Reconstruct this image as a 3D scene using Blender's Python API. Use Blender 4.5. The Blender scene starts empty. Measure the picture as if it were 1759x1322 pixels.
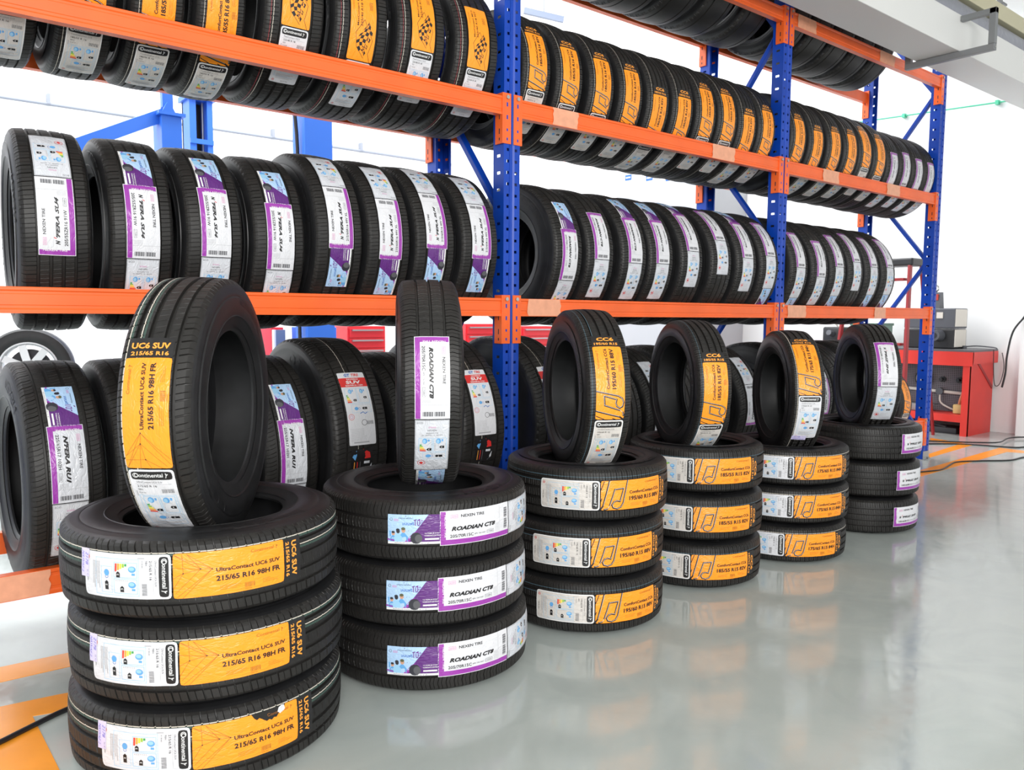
import bpy, bmesh, math, random
import numpy as np
from mathutils import Vector, Matrix
R_ = math.radians
random.seed(7)
scene = bpy.context.scene
COL = scene.collection

# ------------------------------------------------------------------ camera
FPX, YAW, PITCH, ROLL = 1365.5, .6794, .0859, .0059
CAMP = np.array([-2.2773, -2.8309, 1.1281])
_fw = np.array([math.sin(YAW) * math.cos(PITCH), math.cos(YAW) * math.cos(PITCH), -math.sin(PITCH)])
_rt = np.array([math.cos(YAW), -math.sin(YAW), 0]); _up = np.cross(_rt, _fw)
_r = math.cos(ROLL) * _rt + math.sin(ROLL) * _up
_u = -math.sin(ROLL) * _rt + math.cos(ROLL) * _up
cd = bpy.data.cameras.new('camera'); cam = bpy.data.objects.new('camera', cd); COL.objects.link(cam)
cd.sensor_fit = 'HORIZONTAL'; cd.sensor_width = 36; cd.lens = FPX / 1759 * 36; cd.clip_start = .05; cd.clip_end = 200
Mc = Matrix.Identity(4)
for i in range(3):
    Mc[i][0] = _r[i]; Mc[i][1] = _u[i]; Mc[i][2] = -_fw[i]; Mc[i][3] = CAMP[i]
cam.matrix_world = Mc
cd.dof.use_dof = True; cd.dof.focus_distance = 2.7; cd.dof.aperture_fstop = 9
scene.camera = cam

def at(x, y, ax, v):
    """pixel of the photograph -> point on the plane axis ax = v"""
    d = _fw + _r * (x - 879.5) / FPX - _u * (y - 661) / FPX
    return CAMP + (v - CAMP[ax]) / d[ax] * d

# ------------------------------------------------------------------ light
scene.view_settings.view_transform = 'Standard'; scene.view_settings.look = 'None'
scene.view_settings.exposure = 0.0; scene.view_settings.gamma = 1
scene.view_settings.use_curve_mapping = False
W = bpy.data.worlds.new('World'); scene.world = W; W.use_nodes = True
nt = W.node_tree; bg = nt.nodes['Background']
bg.inputs[0].default_value = (.96, .98, 1, 1); bg.inputs[1].default_value = 1.45

def area(name, loc, tgt, sx, sy, power, col=(1, 1, 1)):
    l = bpy.data.lights.new(name, 'AREA'); l.shape = 'RECTANGLE'; l.size = sx; l.size_y = sy; l.energy = power; l.color = col
    o = bpy.data.objects.new(name, l); COL.objects.link(o); o.location = loc
    o.rotation_euler = (Vector(tgt) - Vector(loc)).to_track_quat('-Z', 'Y').to_euler()
    return o
area('daylight_door', (-3.2, -6.2, 2.6), (.6, 0, .7), 3.2, 2.2, 340, (1, .985, .96))
area('hall_fill_light', (-1, 6.2, 7.2), (-1, 6.6, 0), 13, 5, 1350, (.97, .985, 1))  # added lamp out of view, whitens the hall behind the rack
area('side_fill_light', (4.0, 3.6, 6.9), (6.4, 2.6, 1.5), 3, 4, 260, (.98, .99, 1))  # unseen fill lamp, added to brighten the right wall

# ------------------------------------------------------------------ materials
MATS = {}
def mat(name, col, rough=.5, metal=0, spec=.5, bump=None, coat=0, noise=None, trans=0, alpha=1):
    if name in MATS: return MATS[name]
    m = bpy.data.materials.new(name); m.use_nodes = True; MATS[name] = m
    n = m.node_tree.nodes; L = m.node_tree.links; b = n['Principled BSDF']
    b.inputs['Base Color'].default_value = (*col, 1); b.inputs['Roughness'].default_value = rough
    b.inputs['Metallic'].default_value = metal; b.inputs['Specular IOR Level'].default_value = spec
    b.inputs['Coat Weight'].default_value = coat; b.inputs['Coat Roughness'].default_value = .12
    if alpha < 1: b.inputs['Alpha'].default_value = alpha
    tc = n.new('ShaderNodeTexCoord')
    if noise:   # (scale, amount) colour variation
        t = n.new('ShaderNodeTexNoise'); t.inputs['Scale'].default_value = noise[0]; t.inputs['Detail'].default_value = 6
        L.new(tc.outputs['Object'], t.inputs['Vector'])
        mr = n.new('ShaderNodeMapRange'); mr.inputs['From Min'].default_value = .3; mr.inputs['From Max'].default_value = .7
        mr.inputs['To Min'].default_value = 1 - noise[1]; mr.inputs['To Max'].default_value = 1 + noise[1]
        L.new(t.outputs['Fac'], mr.inputs['Value'])
        vm = n.new('ShaderNodeVectorMath'); vm.operation = 'SCALE'; vm.inputs[0].default_value = col
        L.new(mr.outputs[0], vm.inputs['Scale']); L.new(vm.outputs[0], b.inputs['Base Color'])
    if bump:    # (scale, strength, distance)
        t = n.new('ShaderNodeTexNoise'); t.inputs['Scale'].default_value = bump[0]; t.inputs['Detail'].default_value = 3
        L.new(tc.outputs['Object'], t.inputs['Vector'])
        bn = n.new('ShaderNodeBump'); bn.inputs['Strength'].default_value = bump[1]; bn.inputs['Distance'].default_value = bump[2]
        L.new(t.outputs['Fac'], bn.inputs['Height']); L.new(bn.outputs[0], b.inputs['Normal'])
    return m

def srgb(r, g, b):
    f = lambda c: (c / 255 / 12.92) if c / 255 <= .04045 else ((c / 255 + .055) / 1.055) ** 2.4
    return (f(r), f(g), f(b))

rubber = mat('tread_rubber', (.0145, .0132, .0122), .5, spec=.42, noise=(9, .35), bump=(260, .12, .002))
rubber_side = mat('sidewall_rubber', (.013, .013, .014), .44, spec=.45, noise=(14, .3), bump=(180, .08, .002))
rubber_in = mat('liner_rubber', (.014, .014, .0155), .45, spec=.45, noise=(20, .3))
lineW = mat('line_white', srgb(205, 198, 185), .6)
lineG = mat('line_green', srgb(52, 74, 66), .6)
lineR = mat('line_red', srgb(150, 60, 66), .6)
lineB = mat('line_blue', srgb(80, 108, 122), .6)

# crumpled plastic film for the stickers
def film(name, col, rough=.3, wr=.55):
    if name in MATS: return MATS[name]
    m = mat(name, col, rough, spec=.5)
    n = m.node_tree.nodes; L = m.node_tree.links; b = n['Principled BSDF']
    tc = n.new('ShaderNodeTexCoord')
    mp = n.new('ShaderNodeMapping'); mp.inputs['Scale'].default_value = (1.4, 1, .55); L.new(tc.outputs['Object'], mp.inputs[0])
    t = n.new('ShaderNodeTexNoise'); t.inputs['Scale'].default_value = 34; t.inputs['Detail'].default_value = 2.5; t.inputs['Distortion'].default_value = 1.2
    t.inputs['Roughness'].default_value = .55
    L.new(mp.outputs[0], t.inputs['Vector'])
    # ridged creases
    s = n.new('ShaderNodeMath'); s.operation = 'SUBTRACT'; s.inputs[1].default_value = .5; L.new(t.outputs['Fac'], s.inputs[0])
    a = n.new('ShaderNodeMath'); a.operation = 'ABSOLUTE'; L.new(s.outputs[0], a.inputs[0])
    p = n.new('ShaderNodeMath'); p.operation = 'POWER'; p.inputs[1].default_value = .6; L.new(a.outputs[0], p.inputs[0])
    bn = n.new('ShaderNodeBump'); bn.inputs['Strength'].default_value = wr; bn.inputs['Distance'].default_value = .006
    L.new(p.outputs[0], bn.inputs['Height']); L.new(bn.outputs[0], b.inputs['Normal'])
    return m
F = dict(
    orange=film('film_orange', srgb(253, 152, 34), .33, .45),
    white=film('film_white', srgb(214, 214, 218), .3, .4),
    grey=film('film_silver', srgb(206, 200, 194), .28, .4),
    pearl=film('film_pearl', srgb(206, 208, 214), .26, .55),
    purple=film('film_purple', srgb(150, 58, 160), .3, .45),
    dpurple=film('film_dark_purple', srgb(92, 40, 118), .3, .45),
    sky=film('film_light_blue', srgb(170, 200, 232), .3, .45),
    black=mat('ink_black', (.012, .011, .012), .4),
    ink=mat('ink_grey', (.10, .10, .11), .5),
    fine=mat('ink_fine', (.36, .36, .38), .5),
    brown=mat('ink_brown', srgb(150, 92, 30), .5),
    otext=mat('ink_orange', srgb(245, 160, 60), .45),
    blue=mat('ink_blue', srgb(96, 160, 214), .5),
    lblue=mat('ink_pale_blue', srgb(150, 196, 226), .5),
    mblue=mat('ink_mid_blue', srgb(40, 96, 176), .5),
    red=mat('ink_red', srgb(206, 44, 42), .45),
    pink=mat('ink_pink', srgb(206, 120, 170), .5),
    e1=mat('ink_green', srgb(60, 160, 86), .5), e2=mat('ink_lime', srgb(150, 190, 60), .5),
    e3=mat('ink_yellow', srgb(240, 220, 70), .5), e4=mat('ink_amber', srgb(240, 160, 60), .5), e5=mat('ink_scarlet', srgb(222, 70, 50), .5),
    ptext=mat('ink_purple', srgb(110, 50, 140), .5), violet=mat('ink_violet', srgb(110, 100, 190), .5),
    lilac=film('film_lilac', srgb(208, 200, 232), .4, .2),
    skin=mat('ink_skin', srgb(196, 150, 124), .5), dark=mat('ink_dark', (.03, .03, .04), .4),
    hl=mat('ink_white', srgb(224, 224, 224), .4), olive=mat('ink_olive', srgb(90, 92, 66), .5))

# ------------------------------------------------------------------ object helpers
def setp(o, label=None, cat=None, group=None, kind=None):
    if label: o['label'] = label
    if cat: o['category'] = cat
    if group: o['group'] = group
    if kind: o['kind'] = kind
    return o
def link(name, me, parent=None):
    o = bpy.data.objects.new(name, me); COL.objects.link(o)
    if parent is not None: o.parent = parent
    return o
def empty(name, loc, label, cat, group=None, rz=0):
    o = bpy.data.objects.new(name, None); COL.objects.link(o); o.location = loc; o.rotation_euler = (0, 0, rz)
    o.empty_display_size = .1
    return setp(o, label, cat, group)

class MB:
    """collects polygons with material slots"""
    def __init__(s): s.v = []; s.f = []; s.m = []; s.mats = []
    def mi(s, m):
        if m not in s.mats: s.mats.append(m)
        return s.mats.index(m)
    def add(s, vs, fs, m):
        b = len(s.v); s.v += [tuple(v) for v in vs]; k = s.mi(m)
        for f in fs: s.f.append(tuple(i + b for i in f)); s.m.append(k)
        return s
    def box(s, lo, hi, m, M=None, bev=0):
        x0, y0, z0 = lo; x1, y1, z1 = hi
        if bev > 0:
            bm = bmesh.new(); bmesh.ops.create_cube(bm, size=1)
            for v in bm.verts:
                v.co = Vector(((x0 + x1) / 2 + v.co.x * (x1 - x0), (y0 + y1) / 2 + v.co.y * (y1 - y0), (z0 + z1) / 2 + v.co.z * (z1 - z0)))
            bmesh.ops.bevel(bm, geom=bm.edges[:], offset=bev, segments=2, affect='EDGES', profile=.5)
            vs = [v.co.copy() for v in bm.verts]; bm.verts.index_update(); fs = [[v.index for v in f.verts] for f in bm.faces]; bm.free()
        else:
            vs = [Vector(p) for p in ((x0, y0, z0), (x1, y0, z0), (x1, y1, z0), (x0, y1, z0), (x0, y0, z1), (x1, y0, z1), (x1, y1, z1), (x0, y1, z1))]
            fs = [(0, 3, 2, 1), (4, 5, 6, 7), (0, 1, 5, 4), (1, 2, 6, 5), (2, 3, 7, 6), (3, 0, 4, 7)]
        if M is not None: vs = [M @ v for v in vs]
        return s.add(vs, fs, m)
    def beam(s, a, b, w, h, m, up=(0, 0, 1), bev=0):
        a = Vector(a); b = Vector(b); d = b - a; L = d.length; d.normalize(); upv = Vector(up)
        if abs(d.dot(upv)) > .98: upv = Vector((1, 0, 0))
        x = d.cross(upv).normalized(); z = x.cross(d)
        M = Matrix(((x.x, d.x, z.x, a.x), (x.y, d.y, z.y, a.y), (x.z, d.z, z.z, a.z), (0, 0, 0, 1)))
        return s.box((-w / 2, 0, -h / 2), (w / 2, L, h / 2), m, M, bev)
    def cyl(s, a, b, r, m, n=20, r2=None, caps=True):
        a = Vector(a); b = Vector(b); d = (b - a).normalized(); r2 = r if r2 is None else r2
        u = d.orthogonal().normalized(); w = d.cross(u)
        vs = []
        for p, rr in ((a, r), (b, r2)):
            for i in range(n):
                t = 2 * math.pi * i / n; vs.append(p + (u * math.cos(t) + w * math.sin(t)) * rr)
        fs = [(i, (i + 1) % n, n + (i + 1) % n, n + i) for i in range(n)]
        if caps: fs += [tuple(range(n))[::-1], tuple(range(n, 2 * n))]
        return s.add(vs, fs, m)
    def lathe(s, prof, m, n=32, c=(0, 0, 0), axis=2, closed=False):
        vs = []
        for r, z in prof:
            for i in range(n):
                t = 2 * math.pi * i / n; p = [r * math.cos(t), r * math.sin(t), z]
                p = p if axis == 2 else ([p[2], p[0], p[1]] if axis == 0 else [p[1], p[2], p[0]])
                vs.append((p[0] + c[0], p[1] + c[1], p[2] + c[2]))
        k = len(prof); fs = []
        for j in range(k if closed else k - 1):
            j2 = (j + 1) % k
            for i in range(n): fs.append((j * n + i, j * n + (i + 1) % n, j2 * n + (i + 1) % n, j2 * n + i))
        return s.add(vs, fs, m)
    def tube(s, pts, r, m, n=8, sub=6):
        P = [Vector(p) for p in pts]
        if sub > 1 and len(P) > 2:
            Q = []
            for i in range(len(P) - 1):
                p0 = P[max(i - 1, 0)]; p1 = P[i]; p2 = P[i + 1]; p3 = P[min(i + 2, len(P) - 1)]
                for k in range(sub):
                    t = k / sub
                    Q.append(.5 * ((2 * p1) + (-p0 + p2) * t + (2 * p0 - 5 * p1 + 4 * p2 - p3) * t * t + (-p0 + 3 * p1 - 3 * p2 + p3) * t ** 3))
            Q.append(P[-1]); P = Q
        vs = []; u = None
        for i, p in enumerate(P):
            d = (P[min(i + 1, len(P) - 1)] - P[max(i - 1, 0)]).normalized()
            u = (d.orthogonal() if u is None else (u - d * u.dot(d))).normalized(); w = d.cross(u)
            for k in range(n):
                t = 2 * math.pi * k / n; vs.append(p + (u * math.cos(t) + w * math.sin(t)) * r)
        fs = []
        for i in range(len(P) - 1):
            for k in range(n): fs.append((i * n + k, i * n + (k + 1) % n, (i + 1) * n + (k + 1) % n, (i + 1) * n + k))
        fs += [tuple(range(n))[::-1], tuple(range((len(P) - 1) * n, len(P) * n))]
        return s.add(vs, fs, m)
    def mesh(s, name, smooth=None):
        me = bpy.data.meshes.new(name); me.from_pydata(s.v, [], s.f)
        for m in s.mats: me.materials.append(m)
        me.polygons.foreach_set('material_index', s.m)
        if smooth is not None:
            me.polygons.foreach_set('use_smooth', [True] * len(me.polygons)); me.update(); me.set_sharp_from_angle(angle=R_(smooth))
        me.update(); return me
    def build(s, name, parent=None, smooth=None): return link(name, s.mesh(name, smooth), parent)

# ------------------------------------------------------------------ text
_tc = {}
_dg = None
def glyphs(s, bold=0., shear=0.):
    key = (s, bold, shear)
    if key in _tc: return _tc[key]
    c = bpy.data.curves.new('text', 'FONT'); c.body = s; c.size = 1; c.resolution_u = 2; c.offset = bold; c.shear = shear
    c.fill_mode = 'FRONT'
    o = bpy.data.objects.new('text', c); COL.objects.link(o)
    dg = bpy.context.evaluated_depsgraph_get(); me = bpy.data.meshes.new_from_object(o.evaluated_get(dg))
    n = len(me.vertices); co = np.empty(n * 3); me.vertices.foreach_get('co', co); co = co.reshape(-1, 3)[:, :2].copy()
    fs = [tuple(p.vertices) for p in me.polygons]
    # make windings counter-clockwise
    out = []
    for f in fs:
        a = sum(co[f[i]][0] * co[f[(i + 1) % len(f)]][1] - co[f[(i + 1) % len(f)]][0] * co[f[i]][1] for i in range(len(f)))
        out.append(f if a >= 0 else f[::-1])
    bpy.data.objects.remove(o); bpy.data.meshes.remove(me); bpy.data.curves.remove(c)
    co[:, 0] -= co[:, 0].min()
    _tc[key] = (co, out); return _tc[key]

class Sheet:
    """flat artwork in metres; frame (O, ex) places it in another sheet's (u, v)"""
    def __init__(s): s.el = []; s.fr = (np.array([0., 0.]), np.array([1., 0.]), np.array([0., 1.]))
    def frame(s, o=(0, 0), ex=(1, 0)):
        s.fr = (np.array(o, float), np.array(ex, float), np.array([-ex[1], ex[0]], float)); return s
    def put(s, pts, fs, m, lv):
        o, ex, ey = s.fr; pts = np.asarray(pts, float)
        s.el.append((o + pts[:, :1] * ex + pts[:, 1:2] * ey, fs, F[m] if isinstance(m, str) else m, lv)); return s
    def grid(s, x0, y0, x1, y1, m, lv=0, st=.008, corner=0):
        nx = max(1, int(math.ceil(abs(x1 - x0) / st))); ny = max(1, int(math.ceil(abs(y1 - y0) / st)))
        P = []
        for j in range(ny + 1):
            for i in range(nx + 1):
                x = x0 + (x1 - x0) * i / nx; y = y0 + (y1 - y0) * j / ny
                P.append((x, y))
        if corner:
            Q = []
            for x, y in P:
                cx = min(max(x, x0 + corner), x1 - corner); cy = min(max(y, y0 + corner), y1 - corner)
                dx, dy = x - cx, y - cy; d = math.hypot(dx, dy)
                if dx and dy and d > corner: x, y = cx + dx / d * corner, cy + dy / d * corner
                Q.append((x, y))
            P = Q
        fs = [(j * (nx + 1) + i, j * (nx + 1) + i + 1, (j + 1) * (nx + 1) + i + 1, (j + 1) * (nx + 1) + i) for j in range(ny) for i in range(nx)]
        return s.put(P, fs, m, lv)
    rect = lambda s, x0, y0, x1, y1, m, lv=1: s.grid(x0, y0, x1, y1, m, lv, .012)
    def poly(s, pts, m, lv=1): return s.put(pts, [tuple(range(len(pts)))], m, lv)
    def disc(s, x, y, rx, ry, m, lv=1, n=14):
        return s.put([(x + rx * math.cos(2 * math.pi * i / n), y + ry * math.sin(2 * math.pi * i / n)) for i in range(n)], [tuple(range(n))], m, lv)
    def line(s, pts, w, m, lv=1, st=.01):
        for (x0, y0), (x1, y1) in zip(pts, pts[1:]):
            L = math.hypot(x1 - x0, y1 - y0)
            if L < 1e-6: continue
            n = max(1, int(L / st)); dx, dy = (x1 - x0) / L, (y1 - y0) / L; nx, ny = -dy * w / 2, dx * w / 2
            P = []
            for i in range(n + 1):
                x = x0 - dx * w * .3 + (x1 - x0 + dx * w * .6) * i / n; y = y0 - dy * w * .3 + (y1 - y0 + dy * w * .6) * i / n
                P += [(x - nx, y - ny), (x + nx, y + ny)]
            s.put(P, [(2 * i, 2 * i + 2, 2 * i + 3, 2 * i + 1) for i in range(n)], m, lv)
        return s
    def box(s, x0, y0, x1, y1, w, m, lv=1): return s.line([(x0, y0), (x1, y0), (x1, y1), (x0, y1), (x0, y0)], w, m, lv)
    def ring(s, x, y, r, w, m, lv=1, n=14):
        return s.line([(x + r * math.cos(2 * math.pi * i / n), y + r * math.sin(2 * math.pi * i / n)) for i in range(n + 1)], w, m, lv)
    def text(s, t, x, y, h, m='black', w=None, bold=0., shear=0., al='l', rot=0, lv=3):
        """h = cap height, w = total width; x,y = left/centre/right of the baseline"""
        co, fs = glyphs(t, bold, shear); k = h / .73; kx = k
        if w: kx = w / co[:, 0].max()
        W_ = co[:, 0].max() * kx; ox = {'l': 0, 'c': -W_ / 2, 'r': -W_}[al]
        px = co[:, 0] * kx + ox; py = co[:, 1] * k; c, q = math.cos(R_(rot)), math.sin(R_(rot))
        return s.put(np.c_[x + px * c - py * q, y + px * q + py * c], fs, m, lv)
    def barcode(s, x0, y0, x1, y1, m='ink', n=13, lv=1):
        rnd = random.Random(3)
        for i in range(n):
            a = x0 + (x1 - x0) * i / n; s.put([(a, y0), (a + (x1 - x0) / n * rnd.uniform(.3, .75), y0), (a + (x1 - x0) / n * .5, y1), (a, y1)], [(0, 1, 2, 3)], m, lv)
        return s
    def wrapped(s, name, R, tw, lift=.0012, dv=0):
        """bend the sheet round a tyre tread (axis local X, reference towards local -Y, u upward)"""
        mb = MB()
        for P, fs, m, lv in s.el:
            u = P[:, 0]; v = P[:, 1] + dv; th = u / R
            wob = .0006 * np.sin(u * 95 + v * 40) * np.cos(v * 120 - u * 33) if True else 0
            rad = R - .005 * (v / tw) ** 2 + lift + wob + lv * .00022
            mb.add(np.c_[-v, -rad * np.cos(th), rad * np.sin(th)], fs, m)
        return mb.mesh(name, 40)
    def flat(s, name, M, parent=None):
        mb = MB()
        for P, fs, m, lv in s.el:
            mb.add([M @ Vector((p[0], p[1], .004 + .003 * lv)) for p in P], fs, m)
        return mb.build(name, parent)

# ------------------------------------------------------------------ sticker artwork
UP = (0, -1)   # frame ex for art whose "up" runs along +u  (x -> -v, y -> +u)
DN = (0, 1)    # art whose "up" runs along -u

def energy_icons(s, x0, y0, w, h):
    """two pale blue frames with tyre pictograms, coloured scale, black arrows. (x0,y0)=top left"""
    g = w / 2
    s.box(x0, y0 - h * .62, x0 + g * .96, y0, .0013, 'lblue'); s.box(x0 + g * 1.06, y0 - h * .62, x0 + w, y0, .0013, 'lblue')
    for cx in (x0 + g * .5, x0 + g * 1.5):
        s.disc(cx - .003, y0 - h * .13, .0075, .0095, 'blue'); s.disc(cx - .0045, y0 - h * .14, .0045, .007, 'lblue', 2); s.rect(cx + .006, y0 - h * .14, cx + .011, y0 - h * .05, 'blue')
    for i, c in enumerate(('e1', 'e2', 'e3', 'e4', 'e5')):
        yy = y0 - h * (.27 + .068 * i); s.rect(x0 + .0025, yy - h * .055, x0 + .008 + .0032 * i, yy, c, 2)
    def arrow(x, y, l, hh):
        s.poly([(x, y), (x + .004, y - hh / 2), (x + l, y - hh / 2), (x + l, y + hh / 2), (x + .004, y + hh / 2)], 'black', 2)
        s.text('E', x + l * .42, y - hh * .28, hh * .55, 'hl', bold=.01, lv=3)
    arrow(x0 + g * .56, y0 - h * .5, .0145, .0095); arrow(x0 + g * 1.5, y0 - h * .4, .0145, .0095)
    for i in range(7): s.rect(x0 + g * 1.14, y0 - h * (.25 + .05 * i) - .0015, x0 + g * 1.2, y0 - h * (.25 + .05 * i), 'fine')
    s.box(x0 + g * .3, y0 - h, x0 + w, y0 - h * .68, .0009, 'lblue')
    s.disc(x0 + g * .7, y0 - h * .84, .008, .007, 'blue'); s.ring(x0 + g * .95, y0 - h * .84, .004, .001, 'mblue', 1, 8)
    arrow(x0 + g * 1.2, y0 - h * .84, .022, .0095)

def horse(s, x, y, k, m='hl', lv=3):
    s.line([(x, y - k), (x + k * .3, y), (x + k * .1, y + k), (x + k * .6, y + k * .2), (x + k * .9, y + k * .6)], k * .25, m, lv)

def cont_white(s, name2, size, load, base='white', hand=False, L=.215, w=.104):
    s.frame((-.004, 0), UP); x0, x1 = -w / 2, w / 2
    s.grid(x0, -L, x1, 0, 'hl' if base == 'grey' else 'white', -1, corner=.008)
    s.grid(x0 + .003, -L + .003, x1 - .003, -.003, base, 0, corner=.007)
    s.grid(x0 + .005, -.027, x1 - .005, -.005, 'black', 2, corner=.006)
    s.text('Continental', x0 + .012, -.0195, .0105, 'hl', w=.066, bold=.012, lv=4)
    s.ring(x0 + .0155, -.0148, .0058, .0016, 'hl', 4, 12); horse(s, x1 - .02, -.0155, .006, 'hl', 4)
    s.text(name2, x0 + .014, -.036, .0052, 'ink', w=.06); s.line([(x0 + .01, -.0395), (x1 - .01, -.0395)], .0006, 'fine', 2)
    s.text(size, x0 + .014, -.048, .006, 'black', w=.045, bold=.006); s.text(load, x0 + .014, -.057, .005, 'ink'); s.text('03 58 450', x0 + .014, -.0655, .003, 'ink')
    s.barcode(x1 - .036, -.066, x1 - .008, -.054); s.line([(x0 + .009, -.06), (x0 + .009, -.075)], .002, 'fine', 2)
    s.line([(x0 + .012, -.073), (x0 + .012, -.185), (x1 - .007, -.185), (x1 - .007, -.073), (x0 + .012, -.073)], .0009, 'lblue', 2)
    energy_icons(s, x0 + .02, -.077, w - .032, .092)
    for i in range(5): s.rect(x0 + .02, -.176 - i * .0045, x1 - .02 - (i % 3) * .01, -.1745 - i * .0045, 'fine', 2)
    s.ring(x0 + .014, -L + .012, .0045, .001, 'red', 2, 8); s.ring(x0 + .014, -L + .012, .002, .001, 'red', 2, 6)
    s.text('E4  02 3956', x0 + .045, -L + .008, .004, 'ink')
    if hand:
        s.grid(x0 - .004, -L - .012, x0 + .062, -L + .014, 'lilac', 3)
        s.text('2178', x0 + .004, -L + .003, .009, 'violet', w=.03, shear=.3, lv=5); s.text('NAWAF 2', x0 + .002, -L - .009, .007, 'violet', w=.05, shear=.4, lv=5)

def orange_common(s, name, size, w0, Lo, wv, nx, nw, y1=.004, y2=-.018, h1=.0092, h2=.012):
    s.text(name, nx, y1, h1, 'black', w=nw, bold=.03); s.text(size, nx, y2, h2, 'black', w=nw, bold=.035)
    s.text('Continental', Lo - .085, wv / 2 - .0155, .0075, 'brown', w=.058, bold=.004); horse(s, Lo - .021, wv / 2 - .0125, .0045, 'brown')
    s.barcode(nx + nw * .42, -wv / 2 + .008, nx + nw * .58, -wv / 2 + .02, 'brown', 8)
    s.text('0358 450', nx + nw * .42, -wv / 2 + .003, .0032, 'brown')
    for i in range(3): s.rect(nx + nw * .7, -wv / 2 + .012 + i * .004, nx + nw * (.95 - .06 * i), -wv / 2 + .0128 + i * .004, 'brown', 1)
    for i in range(3): s.rect(nx + nw * .05, -wv / 2 + .012 + i * .004, nx + nw * (.3 + .03 * i), -wv / 2 + .0128 + i * .004, 'brown', 1)

def black_end(s, Lo, big, small, w, L=.044):
    s.frame((Lo, 0), UP)
    s.grid(-w / 2, 0, w / 2, L, 'black', 0)
    s.text(big, -.0, .0225, .0145, 'otext', w=min(.088, .021 * len(big)), bold=.035, al='c'); s.text(small, 0, .0055, .0095, 'otext', w=.086, bold=.03, al='c')

def art_uc6(torn=False, hand=True):
    out = {}
    s = Sheet(); cont_white(s, 'UltraContact UC6 SUV', '215/65 R 16', '98H', 'white', hand, .222); out['energy_label'] = (s, 'white energy rating label with black header')
    s = Sheet(); Lo, wv = .258, .105
    s.grid(0, -wv / 2, Lo, wv / 2, 'orange', 0, corner=.005)
    t = (.1, 0); A = [(.0, .03), (.02, wv / 2), (.055, wv / 2 - .006), (.078, .012), (.078, .0)]
    for a, b in (((.0, .05), (.085, .012)), ((0, .02), (.06, .014)), ((.06, .014), (.085, .012)), ((.0, -.005), (.022, .006)), ((.022, .006), (.06, .014)), ((.022, .006), (.02, .05)), ((.06, .014), (.03, .05)),
                 ((.085, .012), (.008, -.05)), ((.085, .012), (.02, -.052)), ((.06, .014), (.005, -.04)), ((.022, .006), (0, -.03)), ((0, .05), (.06, .014)), ((.03, .05), (.085, .012))):
        s.line([a, b], .0009, 'brown', 1)
    for p in ((.085, .012), (.06, .014), (.022, .006)): s.disc(p[0], p[1], .0016, .0016, 'black', 2, 8)
    orange_common(s, 'UltraContact UC6 SUV', '215/65 R16 98H FR', 0, Lo, wv, .093, .153)
    if torn:
        edge = [.052, .042, .037, .04, .036, .031, .027, .03, .026, .031, .029, .036, .04, .046, .05]
        for q in range(14):
            xa, xb = .135 + .0062 * q, .135 + .0062 * (q + 1)
            s.poly([(xa, edge[q]), (xb, edge[q + 1]), (xb, wv / 2 + .001), (xa, wv / 2 + .001)], rubber, 4)
        for q in range(3): s.poly([(.204 + .005 * q, .05 - .002 * q), (.2 + .006 * q, .041), (.208 + .004 * q, .034 + .002 * q), (.215 + .003 * q, .042), (.214 + .002 * q, .054)], ('hl', 'pearl', 'hl')[q], 5 + q)
    out['size_label'] = (s, 'torn orange size label' if torn else 'orange size label')
    s = Sheet(); black_end(s, Lo + .001, 'UC6 SUV', '215/65 R16', .104, .05); out['name_label'] = (s, 'black name strip with orange letters')
    return out

def art_cc6(size='195/60 R15', load='88V', k=1., base='grey', hand=False):
    out = {}
    s = Sheet(); cont_white(s, 'ComfortContact CC6', size.replace('R', 'R '), load, base, hand, .215); out['energy_label'] = (s, 'silver white energy rating label with black header')
    s = Sheet(); Lo, wv = .262, .104
    s.grid(0, -wv / 2, Lo, wv / 2, 'orange', 0, corner=.005)
    note = [(.099, .051), (.082, -.028), (.074, -.042), (.06, -.048), (.045, -.044), (.04, -.034), (.047, -.023), (.058, -.019), (.07, -.022), (.083, .024), (.05, .021), (.032, -.035), (.024, -.047), (.012, -.05)]
    s.line([(.03, .051), (.008, -.036), (0, -.048)], .0058, 'black', 1); s.line([(.0318, .05), (.0098, -.035)], .0009, 'hl', 2)
    s.line(note, .0058, 'black', 1); s.line([(x + .0016, y + .0014) for x, y in note], .0009, 'hl', 2)
    s.line([(0, .02), (.012, .05)], .003, 'black', 1); s.line([(0, -.02), (.003, -.01)], .003, 'black', 1)
    orange_common(s, 'ComfortContact CC6', f'{size} {load}', 0, Lo, wv, .106, .146, y1=.004, y2=-.02, h1=.0108, h2=.0145)
    out['size_label'] = (s, 'orange size label with a music note')
    s = Sheet(); black_end(s, Lo + .001, 'CC6', size, .1, .045); out['name_label'] = (s, 'black name strip with orange letters')
    return out

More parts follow.
